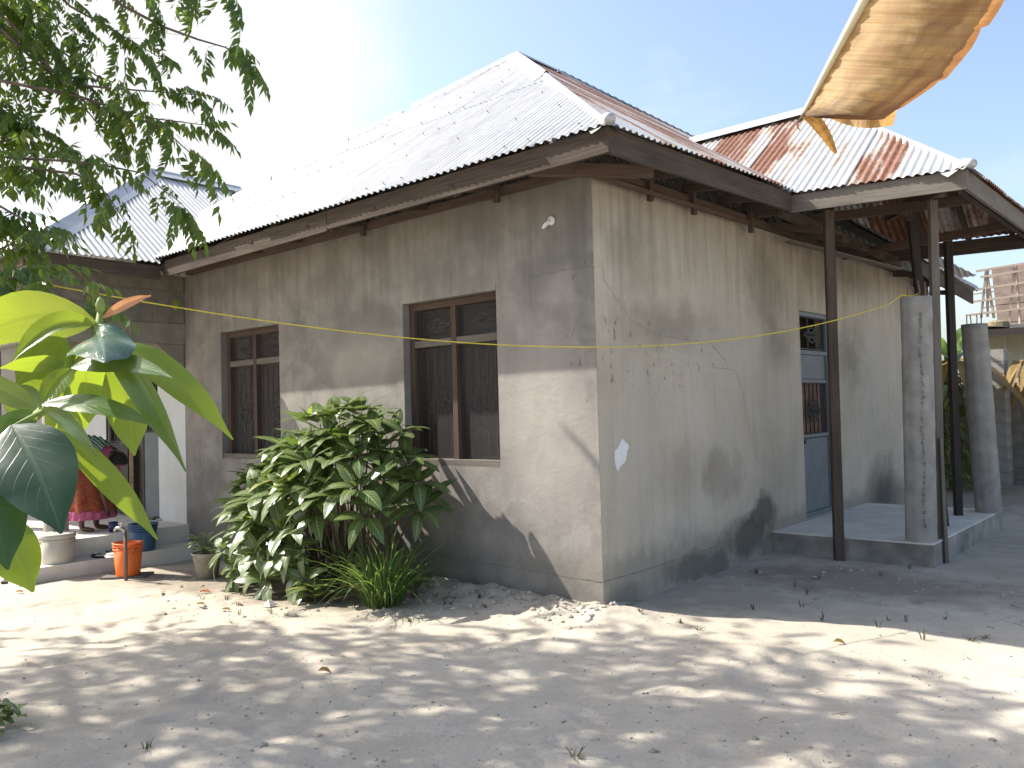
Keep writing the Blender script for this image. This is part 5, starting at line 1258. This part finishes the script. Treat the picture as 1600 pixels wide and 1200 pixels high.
for k in range(160):
    q = ghit(rg.uniform(240, 700), 905+60*rg.random()); rock(clod, q[0], q[1], .006+.018*rg.random()**2)
tag(clod.build('earth_clods', M['earth'], None, False, 'stuff'), 'loose crumbled earth heaped along the foot of the house walls', 'earth')
for (px, py, s_) in ((410, 1165, .028), (310, 1064, .018), (500, 1150, .016), (1180, 1155, .018), (1550, 1157, .02), (1020, 1175, .018), (835, 1105, .014), (676, 1098, .012)):
    q = ghit(px, py); mb = MB(); rock(mb, q[0], q[1], s_); tag(mb.build('stone', M['stone']), 'small grey stone lying loose on the shaded sand', 'stone', 'loose stones on the sand')
dm = [leaf_mesh('fallen_leaf', 1, .4, M['dry'], 8, 4, .1, -.3, .45, .2, .5, 90), leaf_mesh('fallen_leaf', 1, .3, M['dry'], 8, 4, .3, -.5, .5, .2, .9, 91)]
M['red_dry'] = m_leaf('red_dry_leaf', (.36, .10, .04), (.42, .14, .05), None, .2, (.6, .2, .05), .7, 6); dr = leaf_mesh('fallen_leaf', 1, .45, M['red_dry'], 8, 4, .1, -.2, .45, .15, .4, 92)
for (px, py, s_, k, lab) in ((508, 1052, .085, 1, 'curled yellow brown dry leaf on the dappled sand'), (322, 927, .12, 2, 'flat red brown dry leaf on sunlit sand near the pot'), (315, 951, .08, 0, 'pale dry leaf on sunlit sand behind the tree shade'), (355, 955, .08, 0, 'pale dry leaf on sunlit sand near the shrub'),
                             (1312, 1006, .08, 1, 'thin dry leaf on the bright strip by the house shadow'), (32, 927, .09, 0, 'yellowish dry leaf on the sand before the entrance slab')):
    q = ghit(px, py); a = rg.random()*6.3; o = link('fallen_leaf', dr if k == 2 else dm[k], None, None, basis(A(RT[0]+.3*math.cos(a), RT[1]+.3*math.sin(a), .02), A(0, 0, 1), q+A(0, 0, .012)-RT*s_*.5, s_)); tag(o, lab, 'leaf')
q = ghit(420, 949); mb = MB()
V = [q+A(*p) for p in ((-.05, -.03, .006), (.05, -.02, .01), (.055, .05, .02), (-.04, .045, .05), (0, .0, .065))]
M['wrap'] = m_plain('faded_wrapper', (.62, .50, .44), .6, .3, 30); tag(mb.add(V, [(0, 1, 4), (1, 2, 4), (2, 3, 4), (3, 0, 4)]).build('crumpled_wrapper', M['wrap']), 'crumpled pinkish wrapper on the sand in front of the shrub', 'wrapper')
# sprouts of weed
wd = MB()
def tuft(x, y, h, n_, sp, w=.006):
    b = blades(None, n_, h, sp, w, rg.randrange(9999)); z = float(ground(x, y)); wd.add([A(*v)+A(x, y, z) for v in b.V], b.F, b.U)
for k in range(15): tuft(rg.uniform(.15, 2.6), rg.uniform(.3, 2.75), .04+.06*rg.random(), 7, .07)
for k in range(24): q = ghit(rg.uniform(300, 760), 930+45*rg.random()); tuft(q[0], q[1], .03+.06*rg.random(), 7, .07)
for px, py in ((1540, 998), (1520, 1002), (900, 1185), (230, 1170), (1000, 960), (985, 945), (1090, 985), (1065, 975)):
    q = ghit(px, py); tuft(q[0], q[1], .035, 12, .09)
M['weed'] = m_leaf('dry_weed', (.055, .06, .025), (.11, .10, .045), None, .2, (.2, .2, .06), .7, 3)
tag(wd.build('weed_sprouts', M['weed'], None, False, 'stuff'), 'tiny weed sprouts scattered over the sandy ground', 'weeds')
tw = MB()
for k in range(60):
    q = ghit(rg.uniform(300, 1600), 925+200*rg.random()); a = rg.random()*6.3; l_ = .02+.06*rg.random(); z0 = .004
    tw.tube([q+A(0, 0, z0+.003), q+A(math.cos(a)*l_*.5, math.sin(a)*l_*.5, z0+.006), q+A(math.cos(a+.3)*l_, math.sin(a+.3)*l_, z0+.003)], .0016, 4)
tag(tw.build('twigs', M['bark'], None, False, 'stuff'), 'thin dry twigs littering the sandy yard', 'twigs')
# dark low weeds in the lower left corner of the yard
cw = ghit(8, 1150); cwt = thing('low_weed', 'low dark leafy weed at the edge of the shaded sand', 'weed', cw+A(-.1, 0, 0))
for k in range(40):
    link('leaf', lv[k % 5], cwt, None, basis(A(rg.gauss(0, 1), rg.gauss(0, 1), .2+.5*rg.random()), A(0, 0, 1), A(rg.gauss(0, .05), rg.gauss(0, .05), .02+.10*rg.random()), .06+.05*rg.random()))
MB().tube([(0, 0, -.02), (.01, 0, .08), (0, .01, .15)], .003, 5).build('stem', M['twig'], cwt)
# low plants at the foot of the shrub
for k, (px, py, nm) in enumerate(((492, 925, 'left'), (395, 890, 'left'), (650, 905, 'right'))):
    q = ghit(px, py+18); st = thing('seedling', ('low veined shrub seedling at the foot of the lemongrass', 'low veined shrub seedling beside the potted plant', 'small broad weed between the lemongrass and the wall')[k], 'seedling', q)
    for j in range(16 if k < 2 else 24):
        a = j*2.4; link('leaf', lv[j % 5], st, None, basis(A(math.cos(a), math.sin(a), .15+.6*rg.random()), A(0, 0, 1), A(.02*math.cos(a), .02*math.sin(a), .05+.02*(j % 5)), (.22 if k < 2 else .12)*(.7+.5*rg.random())))
    MB().tube([(0, 0, -.02), (0, 0, .12), (.01, 0, .2)], .006, 6).build('stem', M['stem'], st)
